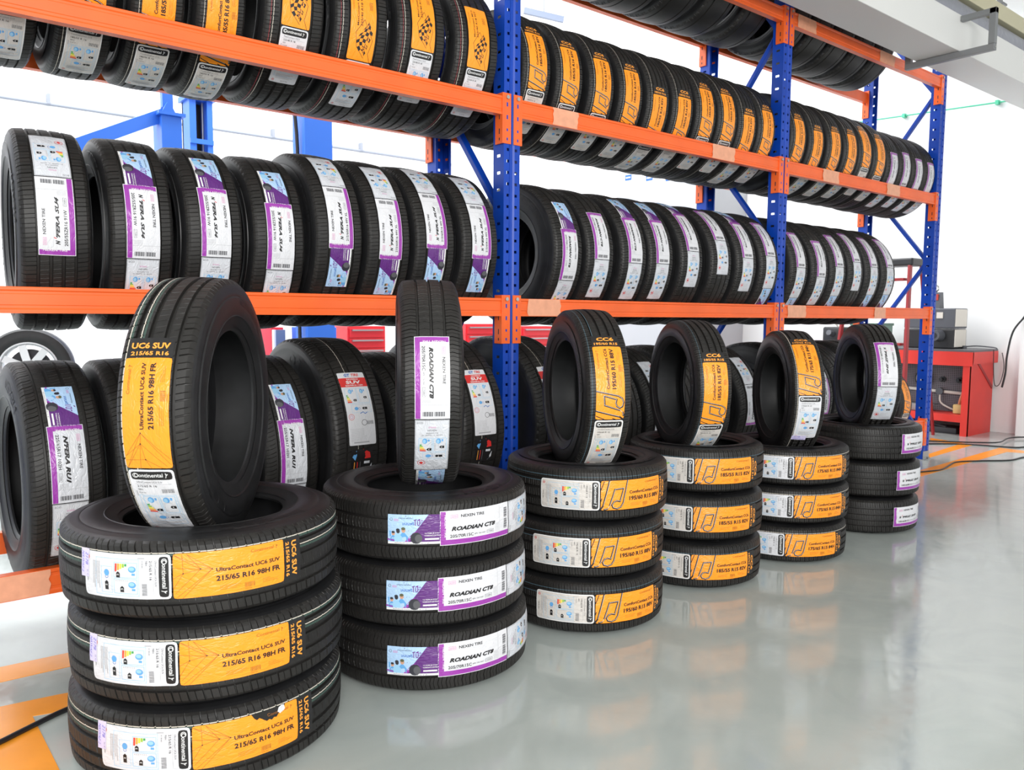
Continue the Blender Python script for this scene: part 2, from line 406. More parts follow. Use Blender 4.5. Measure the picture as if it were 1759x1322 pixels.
def art_mc5():
    out = {}
    s = Sheet(); cont_white(s, 'MaxContact MC5', '225/40 R 18', '92Y', 'white', False, .215); out['energy_label'] = (s, 'white energy rating label with black header')
    s = Sheet(); Lo, wv = .262, .108
    s.grid(0, -wv / 2, Lo, wv / 2, 'orange', 0, corner=.005)
    N = 6
    for i in range(9):
        for j in range(4):
            if (i + j) % 2: continue
            def P(a, b):
                x = .02 + .115 * a; wd = .05 * math.sin(math.pi * min(1, max(0, a))) ** .6 + .004
                return (x + .012 * math.sin(b * 3), -.012 + .012 * math.sin(a * 5) + (b - .5) * wd)
            a0, a1, b0, b1 = i / 9, (i + 1) / 9, j / 4, (j + 1) / 4
            s.poly([P(a0, b0), P(a1, b0), P(a1, b1), P(a0, b1)], 'black', 1)
    s.line([(0, -.044), (.03, -.03), (.08, -.043), (.15, -.004)], .0016, 'black', 1); s.line([(.012, -.014), (.05, .022), (.1, .03), (.15, -.004)], .0016, 'black', 1)
    s.text('MaxContact MC5', .125, .02, .0075, 'black', w=.12, bold=.012); s.text('225/40 R18 92Y', .125, .004, .009, 'black', w=.12, bold=.01)
    s.text('Continental', .18, .04, .006, 'brown', w=.05); s.barcode(.19, -.04, .22, -.025, 'brown', 8)
    out['size_label'] = (s, 'orange size label with a chequered flag')
    return out

def nexen_logo(s, x, y, k=1., m='pink'):
    s.box(x, y, x + .022 * k, y + .009 * k, .0009, m, 2); s.text('NEXEN', x + .002 * k, y + .0022 * k, .0048 * k, m, w=.018 * k)

def art_main(name, size, extra='', Lm=.245, h2=.0115, w2=.15, redtick=False, dark=False):
    s = Sheet(); wv = .102; b = wv / 2
    s.grid(0, -b, Lm, b, 'white' if not dark else 'pearl', 0)
    s.grid(.002, -b + .002, Lm - .001, -b + .0165, 'purple', 1); s.grid(.002, -b + .002, .0175, b - .002, 'purple', 1)
    s.text('NEXEN TIRE', .0135, b - .012, .0075, 'hl', w=.066, rot=-90, bold=.01)
    nexen_logo(s, .032, b - .022); s.text('NEXEN TIRE', .064, b - .021, .0085, 'black', w=.078, bold=.02)
    if redtick:
        s.text(name[0], .034, -.007, h2, 'black', w=.013, bold=.055, shear=.3); s.poly([(.051, .002), (.053, .002), (.057, .009), (.054, .009)], 'red', 3)
        s.text(name[1:], .055, -.007, h2 * .86, 'black', w=w2 - .025, bold=.045, shear=.35)
    else:
        s.text(name, .034, -.008, h2, 'black', w=w2, bold=.055, shear=.3)
    s.text(size, .03, -.029, .0095, 'black', w=.074 if extra else .11, bold=.015)
    if extra: s.text(extra, .108, -.027, .0048, 'ink', w=.038)
    s.box(.152, -.029, .178, -.02, .0008, 'ink', 1); s.text('117S4804', .154, -.0262, .0038, 'ink', w=.021)
    s.line([(Lm - .042, -b + .018), (Lm - .042, b)], .0007, 'fine', 1)
    for y0 in (-.028, .006):
        for i in range(12):
            yy = y0 + .03 * i / 12; s.rect(Lm - .022, yy, Lm - .008, yy + .0012 + .0006 * (i % 3), 'ink', 1)
    for i in range(4): s.rect(.186 + .004 * i, -.03, .1868 + .004 * i, -.004, 'fine', 1)
    return s

def art_eco(u0, L=.195):
    s = Sheet(); w = .1; s.frame((u0, 0), DN); x0, x1 = -w / 2, w / 2
    s.grid(x0, -L, x1, 0, 'pearl', 0); s.box(x0 + .002, -L + .002, x1 - .002, -.002, .0008, 'ink', 1)
    s.text('ECO', x0 + .006, -.012, .006, 'ink', w=.017)
    s.text('ยางรถ', 0, -.026, .0062, 'pink', al='c'); s.text('NEXEN', 0, -.036, .0058, 'ink', w=.026, al='c'); s.text('ROADIAN CT8', 0, -.044, .004, 'ink', w=.034, al='c')
    s.text('EU : 2020/740  C2  106/104T', 0, -.051, .0036, 'ink', w=.06, al='c')
    energy_icons(s, x0 + .012, -.06, w - .02, .08)
    s.ring(x0 + .02, -.158, .011, .0014, 'red', 1, 14); s.poly([(x0 + .02, -.151), (x0 + .027, -.158), (x0 + .02, -.165), (x0 + .013, -.158)], 'red', 2)
    for i in range(4): s.rect(x0 + .038, -.15 - .005 * i, x1 - .03, -.1492 - .005 * i, 'fine', 1)
    for i in range(4): s.rect(x0 + .038, -.176 - .004 * i, x1 - .01, -.1754 - .004 * i, 'fine', 1)
    return s

def art_promo(u0, L=.155):
    s = Sheet(); s.frame((u0, 0)); b = .0435
    s.grid(0, -b, L, b, 'dpurple', 0)
    s.grid(0, -b, L, -b + .007, 'hl', 2)
    for k_ in range(8):   # light blue area with a slanted right edge
        ya = -b + .007 + (2 * b - .007) * k_ / 8; yb = -b + .007 + (2 * b - .007) * (k_ + 1) / 8; xa = .058 + .062 * k_ / 8; xb = .058 + .062 * (k_ + 1) / 8
        P = []
        for t in range(11): P += [(xa * t / 10, ya), (xb * t / 10, yb)]
        s.put(P, [(2 * t, 2 * t + 2, 2 * t + 3, 2 * t + 1) for t in range(10)], 'sky', 1)
    s.poly([(.05, -b + .007), (.062, -b + .007), (.088, -.004), (.075, -.01)], 'purple', 2); s.line([(.0, -.03), (.03, -b + .008)], .004, 'purple', 2)
    # three shirted figures cheering
    for i, (x, y, k) in enumerate(((.017, -.012, .9), (.031, -.005, 1.), (.047, -.002, 1.12))):
        s.poly([(x - .011 * k, -b + .007), (x + .011 * k, -b + .007), (x + .012 * k, y - .018 * k), (x + .003 * k, y - .007 * k), (x - .004 * k, y - .007 * k), (x - .012 * k, y - .018 * k)], 'lblue' if i % 2 else 'blue', 2 + (i % 2))
        s.disc(x, y, .0055 * k, .007 * k, 'skin' if i != 1 else 'dark', 4, 10); s.disc(x - .0005, y + .004 * k, .0056 * k, .004 * k, 'olive' if i == 2 else 'dark', 5, 9)
    s.line([(.008, -.02), (.007, -.006)], .004, 'blue', 3)
    # small tyre
    s.disc(.084, -b + .018, .017, .017, 'dark', 3, 18); s.disc(.091, -b + .017, .011, .0125, 'ink', 4, 14)
    s.text('ยางคุณภาพดีเยี่ยม', .032, .031, .0046, 'dark', w=.042); s.text('เคลมฟรี', .044, .013, .0085, 'mblue', w=.034, bold=.012)
    s.text('1ปี*', .08, .012, .017, 'ptext', w=.024, bold=.02)
    s.ring(.01, .029, .004, .001, 'ink', 2, 10); nexen_logo(s, .019, .025, .55)
    s.text('ยาง PREMIUM SPORT', .108, -.013, .0036, 'hl', w=.044, bold=.01); s.text('WARRANTY EXTRA', .108, -.02, .0042, 'hl', w=.044, bold=.01); s.grid(.109, -.031, .15, -.026, 'hl', 2)
    s.text('ติดต่อตัวแทนจำหน่าย 1 ปี', .02, -b + .0015, .0032, 'ink', w=.1)
    return s

def art_nexen(name, size, extra='', variant='A', red=False, dark=False):
    Lm = .245; out = {}
    if 'A' == variant: out['promo_label'] = (art_promo(-.153), 'purple and light blue warranty promotion label')
    out['size_label'] = (art_main(name, size, extra, Lm, redtick=red, dark=dark), 'white size label with purple border')
    if variant != 'M': out['energy_label'] = (art_eco(Lm + .003), 'white energy rating label')
    if variant == 'B': out['promo_label'] = (art_promo(Lm + .2), 'purple and light blue warranty promotion label')
    return out

def art_gt():
    out = {}; s = Sheet(); s.frame((.16, 0), UP); w = .115; x0, x1 = -w / 2, w / 2; L = .30
    s.grid(x0, -L, x1, 0, 'white', 0, corner=.004)
    s.text('GT', -.03, -.019, .013, 'mblue', w=.026, bold=.04, shear=.2); s.text('TIRE', .0, -.019, .013, 'red', w=.034, bold=.03, shear=.2)
    s.grid(x0, -.067, x1, -.026, 'red', 1)
    s.text('SAVERO', 0, -.036, .0065, 'hl', w=.05, al='c', bold=.02); s.text('SUV', 0, -.053, .0135, 'hl', w=.062, al='c', bold=.035); s.text('265/70R16 112H', 0, -.0635, .0062, 'hl', w=.075, al='c', bold=.02)
    energy_icons(s, x0 + .01, -.074, w - .018, .1)
    s.ring(x0 + .018, -.19, .0115, .0014, 'red', 1, 14); s.ring(x0 + .018, -.19, .006, .0014, 'pink', 1, 10)
    s.line([(.0, -.178), (.012, -.172), (.02, -.18), (.03, -.174)], .0025, 'mblue', 1)
    s.ring(.012, -.214, .011, .0016, 'black', 1, 12); s.barcode(x1 - .035, -.222, x1 - .006, -.208)
    for i in range(9): s.rect(x0 + .008, -.238 - .0055 * i, x1 - (.05 if i < 5 else .04), -.2372 - .0055 * i, 'fine', 1)
    s.rect(x0 + .02, -.292, x1 - .03, -.287, 'fine', 1)
    out['size_label'] = (s, 'white label with a red header')
    s = Sheet(); s.frame((-.155, 0), UP)
    s.grid(-.05, -.105, .04, 0, 'black', 0)
    s.poly([(-.045, -.03), (-.028, -.005), (-.026, -.025), (-.032, -.045)], 'blue', 1); s.poly([(.0, -.0), (.03, -.016), (.034, -.038), (.008, -.04), (.01, -.02)], 'red', 1)
    for i in range(3): s.line([(-.035 + .012 * i, -.052), (-.035 + .012 * i, -.094)], .003, ('e4', 'red', 'ink')[i], 1)
    s.grid(.006, -.06, .03, -.05, 'pearl', 1); s.poly([(.02, -.1), (.04, -.085), (.04, -.06)], 'pearl', 1)
    out['promo_label'] = (s, 'black promotion label with blue and red figures')
    return out

# ------------------------------------------------------------------ tyre geometry
class Kind:
    def __init__(k, R, Wd, rb, pattern, side_text, lines=(), hero=False, npitch=70):
        k.R, k.W, k.rb = R, Wd, rb; k.tw = .39 * Wd; k.te = .445 * Wd; k.sh = R - rb
        k.pattern, k.lines, k.hero, k.np = pattern, lines, hero, npitch
        k.tread = k.mk_tread(); k.side = [k.mk_side(1, side_text), k.mk_side(-1, side_text)]; k.liner = k.mk_liner()
        k.lab = {}
    def crown(k, a):
        a = abs(a)
        if a <= k.tw: return k.R - .005 * (a / k.tw) ** 2
        return k.R - .005 - .013 * ((a - k.tw) / (k.te - k.tw)) ** 1.7
    def mk_tread(k):
        W_, R = k.W, k.R
        grooves, shoulder_in, zig, ribsipes, slant, split = k.pattern
        e = .0009; A = set()
        G = [(c * W_, w, d) for c, w, d in grooves]
        for c, w, d in G:
            for q in (c - w / 2 - e, c - w / 2 + e, c + w / 2 - e, c + w / 2 + e): A.add(round(q, 5))
        for c, w, m in k.lines:
            for q in (c - w / 2, c + w / 2): A.add(round(q, 5))
        for sgn in (-1, 1):
            for f in (k.te, k.te - .004, (k.te + k.tw) / 2 + .001, k.tw, shoulder_in * W_ + .001, shoulder_in * W_ - .001, (k.tw + shoulder_in * W_) / 2): A.add(round(sgn * f, 5))
        edges = sorted(A)
        full = [edges[0]]
        for a in edges[1:]:
            g = a - full[-1]; n = int(g / (.009 if k.hero else .014))
            for i in range(n): full.append(full[-1] + g / (n + 1))
            if a - full[-1] > .0002: full.append(a)
        A = np.array(full)
        gw = .075; fr = [0, gw, gw + .03, .47, .5, .53, .97] if k.hero or True else [0, gw, gw + .03, .97]
        fd = [1, 1, 0, 0, .55, 0, 0]
        NP = k.np; dth = 2 * math.pi / NP
        th = np.array([(p + f) * dth for p in range(NP) for f in fr]); dp = np.tile(fd, NP)
        isgroove = np.zeros(len(A)); 
        for c, w, d in G: isgroove = np.where(np.abs(A - c) < w / 2 - e / 2, d, isgroove)
        sh = np.abs(A) > shoulder_in * W_
        shift = slant * A + zig * .5 * (np.abs(((A / (.04)) % 1) - .5) - .25) * .02
        r0 = np.array([k.crown(a) for a in A])
        fade = np.clip((k.te - np.abs(A)) / (k.te - k.tw) * 1.2, 0, 1)
        depth = np.zeros((len(A), len(th)))
        for i, a in enumerate(A):
            if isgroove[i] > 0: depth[i] = isgroove[i]
            elif sh[i]: depth[i] = dp * .0045 * (.35 + .65 * fade[i])
            else:
                # ribs: short sipes from one side of each rib
                depth[i] = dp * ribsipes * (1 if (split == 0 or (abs(a) * 1000) % split < split * .55) else 0)
            if abs(abs(a) - k.te) < 1e-4: depth[i] = 0
        v = []
        rad = r0[:, None] - depth; TH = th[None, :] + (shift / R)[:, None]
        X = np.repeat(A[:, None], len(th), 1)
        V = np.stack([X, -rad * np.cos(TH), rad * np.sin(TH)], -1).reshape(-1, 3)
        n = len(th); m = len(A); I = np.arange(m - 1)[:, None] * n; J = np.arange(n)[None, :]; J2 = (J + 1) % n
        Fc = np.stack([I + J, I + n + J, I + n + J2, I + J2], -1).reshape(-1, 4)
        mats = [rubber]; mi = np.zeros((m - 1, n), int)
        for c, w, mm in k.lines:
            if mm not in mats: mats.append(mm)
            mid = (A[1:] + A[:-1]) / 2; mi[np.abs(mid - c) < w / 2 * 1.01] = mats.index(mm)
        me = bpy.data.meshes.new('tread'); me.from_pydata(V.tolist(), [], Fc.tolist())
        for mm in mats: me.materials.append(mm)
        me.polygons.foreach_set('material_index', mi.reshape(-1)); me.polygons.foreach_set('use_smooth', [True] * len(Fc))
        me.update(); me.set_sharp_from_angle(angle=R_(28)); return me
    def mk_side(k, s, txt):
        W_, R, rb, sh = k.W, k.R, k.rb, k.sh
        P = [(k.te, k.crown(k.te)), (.462 * W_, R - .026), (.464 * W_, R - .028), (.475 * W_, R - .04), (.482 * W_, R - .047), (.485 * W_ - .0012, R - .049), (.494 * W_, rb + .62 * sh), (.5 * W_, rb + .5 * sh), (.497 * W_, rb + .4 * sh),
             (.484 * W_, rb + .29 * sh), (.481 * W_ + .002, rb + .275 * sh), (.472 * W_, rb + .25 * sh), (.45 * W_, rb + .15 * sh), (.447 * W_, rb + .14 * sh), (.43 * W_, rb + .07 * sh), (.42 * W_, rb + .012), (.405 * W_, rb + .003), (.39 * W_, rb - .001), (.36 * W_, rb)]
        mb = MB(); prof = [(r, a * s) for a, r in P]
        if s < 0: prof = prof[::-1]
        mb.lathe(prof[::-1], rubber_side, 96, axis=0)
        if txt:
            co, fs = glyphs(txt, .01, 0); hh = .2 * sh; rr = rb + .6 * sh; kx = hh / .73
            for start in (.3, .3 + math.pi):
                ang = start + (co[:, 0] * kx * 1.35) / rr; rd = rr - .5 * hh + co[:, 1] * kx
                ax = np.interp(rd, [rb + .4 * sh, rb + .5 * sh, rb + .62 * sh, R - .049], [.497 * W_, .5 * W_, .494 * W_, .485 * W_]) + .0011
                sg = -1 if s > 0 else 1
                V = np.c_[s * ax, -np.cos(sg * ang) * rd, np.sin(sg * ang) * rd]
                mb.add(V, fs, rubber_side)
        return mb.mesh('sidewall', 30)
    def mk_liner(k):
        W_, R, rb, sh = k.W, k.R, k.rb, k.sh
        P = [(.36 * W_, rb), (.35 * W_, rb + .012), (.385 * W_, rb + .04), (.462 * W_, rb + .35 * sh), (.47 * W_, rb + .5 * sh), (.455 * W_, R - .045), (.4 * W_, R - .028), (.2 * W_, R - .023), (0, R - .022)]
        prof = [(r, a) for a, r in P] + [(r, -a) for a, r in P[-2::-1]]
        mb = MB(); mb.lathe(prof, rubber_in, 72, axis=0); return mb.mesh('inner_liner', 50)
    def labels(k, key, art):
        if key not in k.lab:
            k.lab[key] = [(n, s.wrapped(n, k.R, k.tw, dv=.012 if str(key)[:3] == 'uc6' else .009 if str(key) == 'ct8A' and k.hero else 0), txt) for n, (s, txt) in art().items()]
        return k.lab[key]

GC = lambda l: [(c, w, .007) for c, w in l]
P_UC6 = (GC([(-.27, .008), (-.1, .01), (.1, .01), (.26, .008)]), .28, 0, .0022, .22, 18)
P_CT8 = (GC([(-.2, .0075), (0, .0075), (.2, .0075)]), .215, 1, .0022, .0, 14)
P_CC6 = (GC([(-.25, .006), (-.08, .0085), (.1, .0085), (.26, .006)]), .27, 0, .0018, .1, 16)
P_SU4 = (GC([(-.24, .008), (-.08, .0095), (.08, .0095), (.24, .008)]), .25, 0, .0018, .12, 20)
P_GT = (GC([(-.26, .008), (0, .006), (.26, .008)]), .27, 1, .004, .15, 0)
P_RU1 = (GC([(-.26, .008), (-.09, .01), (.09, .01), (.26, .008)]), .27, .6, .002, .3, 22)

w_ = .0022
K = {
 'uc6s': Kind(.343, .186, .2032, P_UC6, 'Continental', ((-.0665, w_, lineW), (-.062, .005, lineG), (-.0405, w_, lineW), (-.034, .005, lineG)), True, 60),
 'uc6': Kind(.349, .205, .2032, P_UC6, 'Continental', ((-.0665, w_, lineW), (-.062, .005, lineG), (-.0405, w_, lineW), (-.034, .005, lineG)), True, 62),
 'ct8': Kind(.334, .1985, .1905, P_CT8, 'NEXEN', (), True, 84),
 'cc6a': Kind(.3075, .2015, .1905, P_CC6, 'Continental', ((-.064, .0015, lineB), (-.042, .0015, lineB)), True, 92),
 'cc6as': Kind(.3075, .182, .1905, P_CC6, 'Continental', ((-.064, .0015, lineB), (-.042, .0015, lineB)), False, 92),
 'cc6bs': Kind(.289, .168, .1905, P_CC6, 'Continental', ((-.055, .0015, lineB),), False, 88),
 'cc6cs': Kind(.304, .17, .1905, P_CC6, 'Continental', ((-.055, .0018, lineW),), False, 90),
 'prizs': Kind(.3, .175, .1905, P_SU4, 'NEXEN', (), False, 80),
 'cc6b': Kind(.292, .196, .1905, P_CC6, 'Continental', ((-.055, .0015, lineB),), False, 88),
 'cc6c': Kind(.304, .177, .1905, P_CC6, 'Continental', ((-.055, .0018, lineW),), False, 90),
 'npriz': Kind(.3, .189, .1905, P_SU4, 'NEXEN', (), False, 80),
 'prizr': Kind(.308, .186, .1905, P_SU4, 'NEXEN', (), False, 80),
 'su4': Kind(.335, .215, .2032, P_SU4, 'NEXEN', (), False, 72),
 'su4b': Kind(.350, .215, .2032, P_SU4, 'NEXEN', (), False, 76),
 'ct8r': Kind(.352, .205, .1905, P_CT8, 'NEXEN', (), False, 80),
 'cc6r': Kind(.316, .186, .2032, P_CC6, 'Continental', ((-.06, .0015, lineW),), False, 86),
 'mc5': Kind(.33, .25, .2286, P_SU4, 'Continental', ((-.092, .002, lineR), (-.083, .002, lineW)), False, 70),
 'ru1': Kind(.38, .235, .2159, P_RU1, 'NEXEN', (), False, 76),
 'gt': Kind(.408, .262, .2032, P_GT, 'SAVERO', ((-.02, .0015, lineW),), False, 66),
 'big': Kind(.302, .25, .2032, (GC([(-.26, .007), (.26, .007)]), .4, 0, 0, .1, 0), '', (), False, 40),
}
ART = {
 'uc6': art_uc6, 'uc6_torn': lambda: art_uc6(True), 'uc6_clean': lambda: art_uc6(False, False),
 'cc6a': lambda: art_cc6('195/60 R15', '88V'), 'cc6b': lambda: art_cc6('185/55 R15', '82V'), 'cc6c': lambda: art_cc6('175/65 R15', '84H', base='white'),
 'cc6c_hand': lambda: art_cc6('175/65 R15', '84H', base='white', hand=True),
 'cc6r': lambda: art_cc6('185/55 R16', '83V'), 'mc5': art_mc5,
 'ct8A': lambda: art_nexen('ROADIAN CT8', '205/70R15C', '8PR 106/104T', 'A'), 'ct8B': lambda: art_nexen('ROADIAN CT8', '205/70R15C', '8PR 106/104T', 'B'), 'ct8C': lambda: art_nexen('ROADIAN CT8', '205/70R15C', '8PR 106/104T', 'C'),
 'prizM': lambda: art_nexen("N'PRIZ SH9", '185/60R15', '84H', 'M', True), 'prizC': lambda: art_nexen("N'PRIZ SH9", '185/60R15', '84H', 'C', True),
 'su4A': lambda: art_nexen("N'FERA SU4", '205/55ZR16 91W', '', 'A', True), 'su4C': lambda: art_nexen("N'FERA SU4", '205/55ZR16 91W', '', 'C', True), 'su4bA': lambda: art_nexen("N'FERA SU4", '215/60R16 99V XL', '', 'A', True),
 'ru1A': lambda: art_nexen("N'FERA RU1", '225/65R17 102H', '', 'A', False, True), 'ru1C': lambda: art_nexen("N'FERA RU1", '225/65R17 102H', '', 'C', False, True), 'gt': art_gt, None: lambda: {},
}
NAMES = {'name_label': 'name_strip'}

def put_tyre(kind, art, center, M3, base, label, group):
    k = K[kind]
    root = empty('car_tyre', base, label, 'tyre', group)
    M = Matrix.Translation(Vector(center) - Vector(base)) @ M3.to_4x4()
    def child(n, me, lab=None):
        o = link(n, me, root); o.matrix_basis = M
        if lab: o['label'] = lab
        return o
    child('tread', k.tread)
    child('sidewall', k.side[0]); child('sidewall', k.side[1]); child('inner_liner', k.liner)
    for n, me, txt in k.labels(art, ART[art]): child(NAMES.get(n, n), me, txt)
    return root

def mat_cols(x, y, z): return Matrix((x, y, z)).transposed()
def lie(n_deg, tilt=0):
    n = Vector((math.cos(R_(n_deg)), math.sin(R_(n_deg)), 0)); Z = Vector((0, 0, 1))
    return mat_cols(-Z, -n, Z.cross(n))
def stand(phi, elev, down=False, lean=0):
    a = Vector((math.cos(R_(phi)), math.sin(R_(phi)), 0)); n = Vector((a.y, -a.x, 0)); Z = Vector((0, 0, 1)); e = R_(elev)
    n2 = n * math.cos(e) + Z * math.sin(e); u = Z * math.cos(e) - n * math.sin(e)
    M = mat_cols(a, -n2, u) if not down else mat_cols(-a, -n2, -u)
    if lean: M = Matrix.Rotation(R_(lean), 3, n) @ M
    return M

# ------------------------------------------------------------------ floor stacks
stacks = [  # kind, x, y, pitch, [angles], stack words, art(s), [small shifts]
 ('uc6', -1.587, -.662, .207, (-115.3, -120, -119.5), ('uc6_torn', 'uc6', 'uc6'), 'nearest stack', 'white and orange stickers'),
 ('ct8', -.857, -.626, .2, (-117.8, -116.3, -115.3), ('ct8A',) * 3, 'second nearest stack', 'purple, blue and white stickers'),
 ('cc6a', -.1537, -.649, .203, (-125.6, -128.4, -124.8), ('cc6a',) * 3, 'third nearest stack', 'silver and orange music note stickers'),
 ('cc6b', .5538, -.6224, .2, (-142.7, -142.3, -142), ('cc6b',) * 3, 'fourth nearest stack', 'silver and orange music note stickers'),
 ('cc6c', 1.1971, -.6571, .1785, (-142.9, -137.8, -137.5), ('cc6c', 'cc6c_hand', 'cc6c'), 'fifth nearest stack', 'white and orange music note stickers'),
 ('npriz', 1.9736, -.6494, .192, (-117.6, -116.3, -112.9), ('prizM',) * 3, 'farthest stack', 'small purple and white stickers'),
]
shifts = [[(0, 0), (.006, -.002), (-.004, .004)], [(.002, 0), (-.006, .004), (-.008, 0)], [(0, 0), (-.004, 0), (.008, -.004)], [(0, 0), (.004, 0), (.008, .004)], [(-.006, 0), (.006, 0), (.004, .004)], [(0, 0), (.004, 0), (.008, 0)]]
extra0 = {(0, 0): 'bottom tyre, orange sticker torn', }
for si, (kd, x, y, p, angs, arts, sw, look) in enumerate(stacks):
    for i in range(3):
        dx, dy = shifts[si][i]; c = (x + dx, y + dy, p * (i + .5)); b = (x + dx, y + dy, p * i)
        pos = ('bottom', 'middle', 'top')[i]
        if (si, i) == (0, 0): lb = 'bottom tyre lying in the nearest stack, its orange sticker torn'
        else: lb = f'{pos} tyre lying in the {sw}, {look}'
        put_tyre(kd, arts[i], c, lie(angs[i]), b, lb, 'tyres lying in the ' + sw)
up = [  # kind, art, dx, zc, phi, elev, down, lean, words
 ('uc6s', 'uc6_clean', -.0, .884, -37, -18, False, 0, 'tyre standing upright on the nearest stack, orange sticker facing front'),
 ('ct8', 'ct8B', .0, .912, -30, 28, True, 0, 'tyre standing upright on the second nearest stack, purple and white sticker'),
 ('cc6as', 'cc6a', -.012, .85, -26, -14, False, 0, 'tyre standing upright on the third nearest stack, orange music note sticker'),
 ('cc6bs', 'cc6b', (-.037, .02), .83, -28, -28, False, 0, 'tyre standing upright on the fourth nearest stack, orange music note sticker'),
 ('cc6cs', 'cc6c_hand', .01, .766, -38, 3, False, 0, 'tyre standing upright on the fifth nearest stack, orange sticker'),
 ('prizs', 'prizC', .02, .8, -42, 43, True, 0, 'tyre standing upright on the farthest stack, purple and white sticker'),
]
for (kd, art, dx, zc, phi, el, dn, lean, lb), st in zip(up, stacks):
    c = (st[1] + dx, st[2], zc) if not isinstance(dx, tuple) else (st[1] + dx[0], st[2] + dx[1], zc); put_tyre(kd, art, c, stand(phi, el, dn, lean), (c[0], c[1], zc - K[kd].R), lb, 'tyres standing on the floor stacks')

# ------------------------------------------------------------------ rack geometry
BW, DEP = 2.1461, .62
ZT = [0, .3228, 1.2103, 2.0978, 2.9853]
YC = DEP / 2; HB = .081; BT = .035
ORD = ['first', 'second', 'third', 'fourth', 'fifth', 'sixth', 'seventh', 'eighth', 'ninth', 'tenth', 'eleventh']
SH = {1: 'bottom shelf', 2: 'second shelf', 3: 'third shelf', 4: 'top shelf'}
BAY = ['left bay', 'middle bay', 'right bay']
LOOK = {'su4': 'purple and white sticker', 'su4b': 'purple and white sticker', 'ct8r': 'purple and white sticker', 'cc6r': 'orange music note sticker', 'mc5': 'orange chequered flag sticker', 'ru1': 'purple and silver sticker', 'gt': 'white sticker with red header', 'prizr': 'purple and white sticker', 'big': 'no sticker in view', 'cc6a': 'orange music note sticker'}
def rack_row(level, bay, specs):
    grp = f'tyres on the {SH[level]} of the {BAY[bay]}'
    rnd = random.Random(level * 10 + bay)
    for i, sp in enumerate(specs):
        kd, art, X, el, dn = sp[:5]; k = K[kd]; yaw = sp[5] if len(sp) > 5 else rnd.uniform(-1, .4); lean = sp[6] if len(sp) > 6 else rnd.uniform(-.3, .3)
        zc = ZT[level] + math.sqrt((k.R + .0025) ** 2 - (YC - BT) ** 2)
        look = LOOK[kd] if art else 'no sticker in view'
        lb = f'{ORD[i]} tyre from left, {SH[level]} of {BAY[bay]}, {look}'
        ce = (X, YC, zc)
        put_tyre(kd, art, ce, stand(yaw, el, dn, lean), (X, YC, zc - k.R), lb, grp)
D = True; U = False
dgr = lambda L, R: math.degrees(L / R)
m_ = .245
rack_row(2, 0, [('su4', 'su4C', -1.795, -17, U, -3), ('su4', 'su4A', -1.557, -19 + dgr(m_, .316), D, -1), ('su4', 'su4A', -1.327, -16 + dgr(m_, .316), D), ('su4', 'su4A', -1.09, -22 + dgr(m_, .316), D),
                ('su4b', 'su4bA', -.861, -8, U, 0), ('su4b', 'su4bA', -.644, -13, U, 0), ('su4b', 'su4bA', -.426, -4, U, 0), ('su4b', 'su4bA', -.194, -9, U, 0)])
j = dgr(m_, .334)
rack_row(2, 1, [('ct8r', 'ct8A', .315, -24 + j, D, 2), ('ct8r', 'ct8C', .54, -6 + j, D, 0), ('ct8r', 'ct8A', .782, -7 + j, D), ('ct8r', 'ct8A', .997, -6 + j, D), ('ct8r', 'ct8A', 1.245, 7 + j, D), ('ct8r', 'ct8C', 1.51, 20 + j, D), ('ct8r', 'ct8A', 1.755, 5 + j, D), ('ct8r', 'ct8B', 1.985, 9 + j, D)])
rack_row(2, 2, [('ct8r', 'ct8B', 2.31, 0 + j, D), ('ct8r', 'ct8C', 2.56, -8 + j, D), ('ct8r', 'ct8B', 2.785, 4 + j, D), ('ct8r', 'ct8C', 3.015, 11 + j, D), ('ct8r', 'ct8B', 3.245, 7 + j, D), ('ct8r', 'ct8B', 3.48, 8 + j, D)])
rack_row(3, 0, [('cc6r', 'cc6r', -1.905, -40, U, 0, 0), ('cc6r', 'cc6r', -1.69, -42, U, 0, 0), ('cc6r', 'cc6r', -1.48, -46, U, 0, 0), ('cc6r', 'cc6r', -1.275, -50, U, 0, 0),
                ('mc5', 'mc5', -1.015, -20, U, 0, 0), ('mc5', 'mc5', -.745, -31, U, 0, 0), ('mc5', 'mc5', -.475, -15, U, 0, 0), ('mc5', 'mc5', -.197, -18, U, 0, 0)])
rack_row(3, 1, [('cc6r', 'cc6r', x, e, U, 0, 0) for x, e in zip((.15, .355, .569, .779, .985, 1.185, 1.385, 1.58, 1.77, 1.965), (-18, -23, -25, -28, -44, -40, -24, -23, -40, -29))])
rack_row(3, 2, [('cc6r', 'cc6r', x, e, U, 0, 0) for x, e in zip((2.31, 2.52, 2.74, 2.95, 3.148, 3.35), (-28, -36, -31, -28, -16, -22))] +
               [('prizr', 'prizC', x, e + dgr(m_, .308), D, 0, 0) for x, e in ((3.56, -30), (3.755, -25), (3.955, -29), (4.15, -30))])
j = dgr(m_, .36)
rack_row(1, 0, [('ru1', 'ru1A', -1.82, -9 + j, D, 1, 0), ('ru1', None, -1.572, 0, D, 0, 0), ('ru1', None, -1.328, 0, D, 0, 0), ('ru1', 'ru1A', -1.085, 24, D, 1, 0), ('gt', 'gt', -.81, 20, U, 0, 0), ('ru1', None, -.53, 0, U, 0, 0), ('gt', 'gt', -.215, 18, U, 0, 0)])
rack_row(1, 1, [('gt', 'gt', .21, 18, U, 0, 0), ('ru1', None, .475, 0, D, 0, 0), ('ru1', None, .73, 0, U, 0, 0), ('ru1', 'ru1C', .98, -15, U, 0, 0), ('ru1', None, 1.24, 0, U, 0, 0), ('ru1', None, 1.49, 0, U, 0, 0), ('ru1', 'ru1C', 1.8, -15, U, 0, 0)])
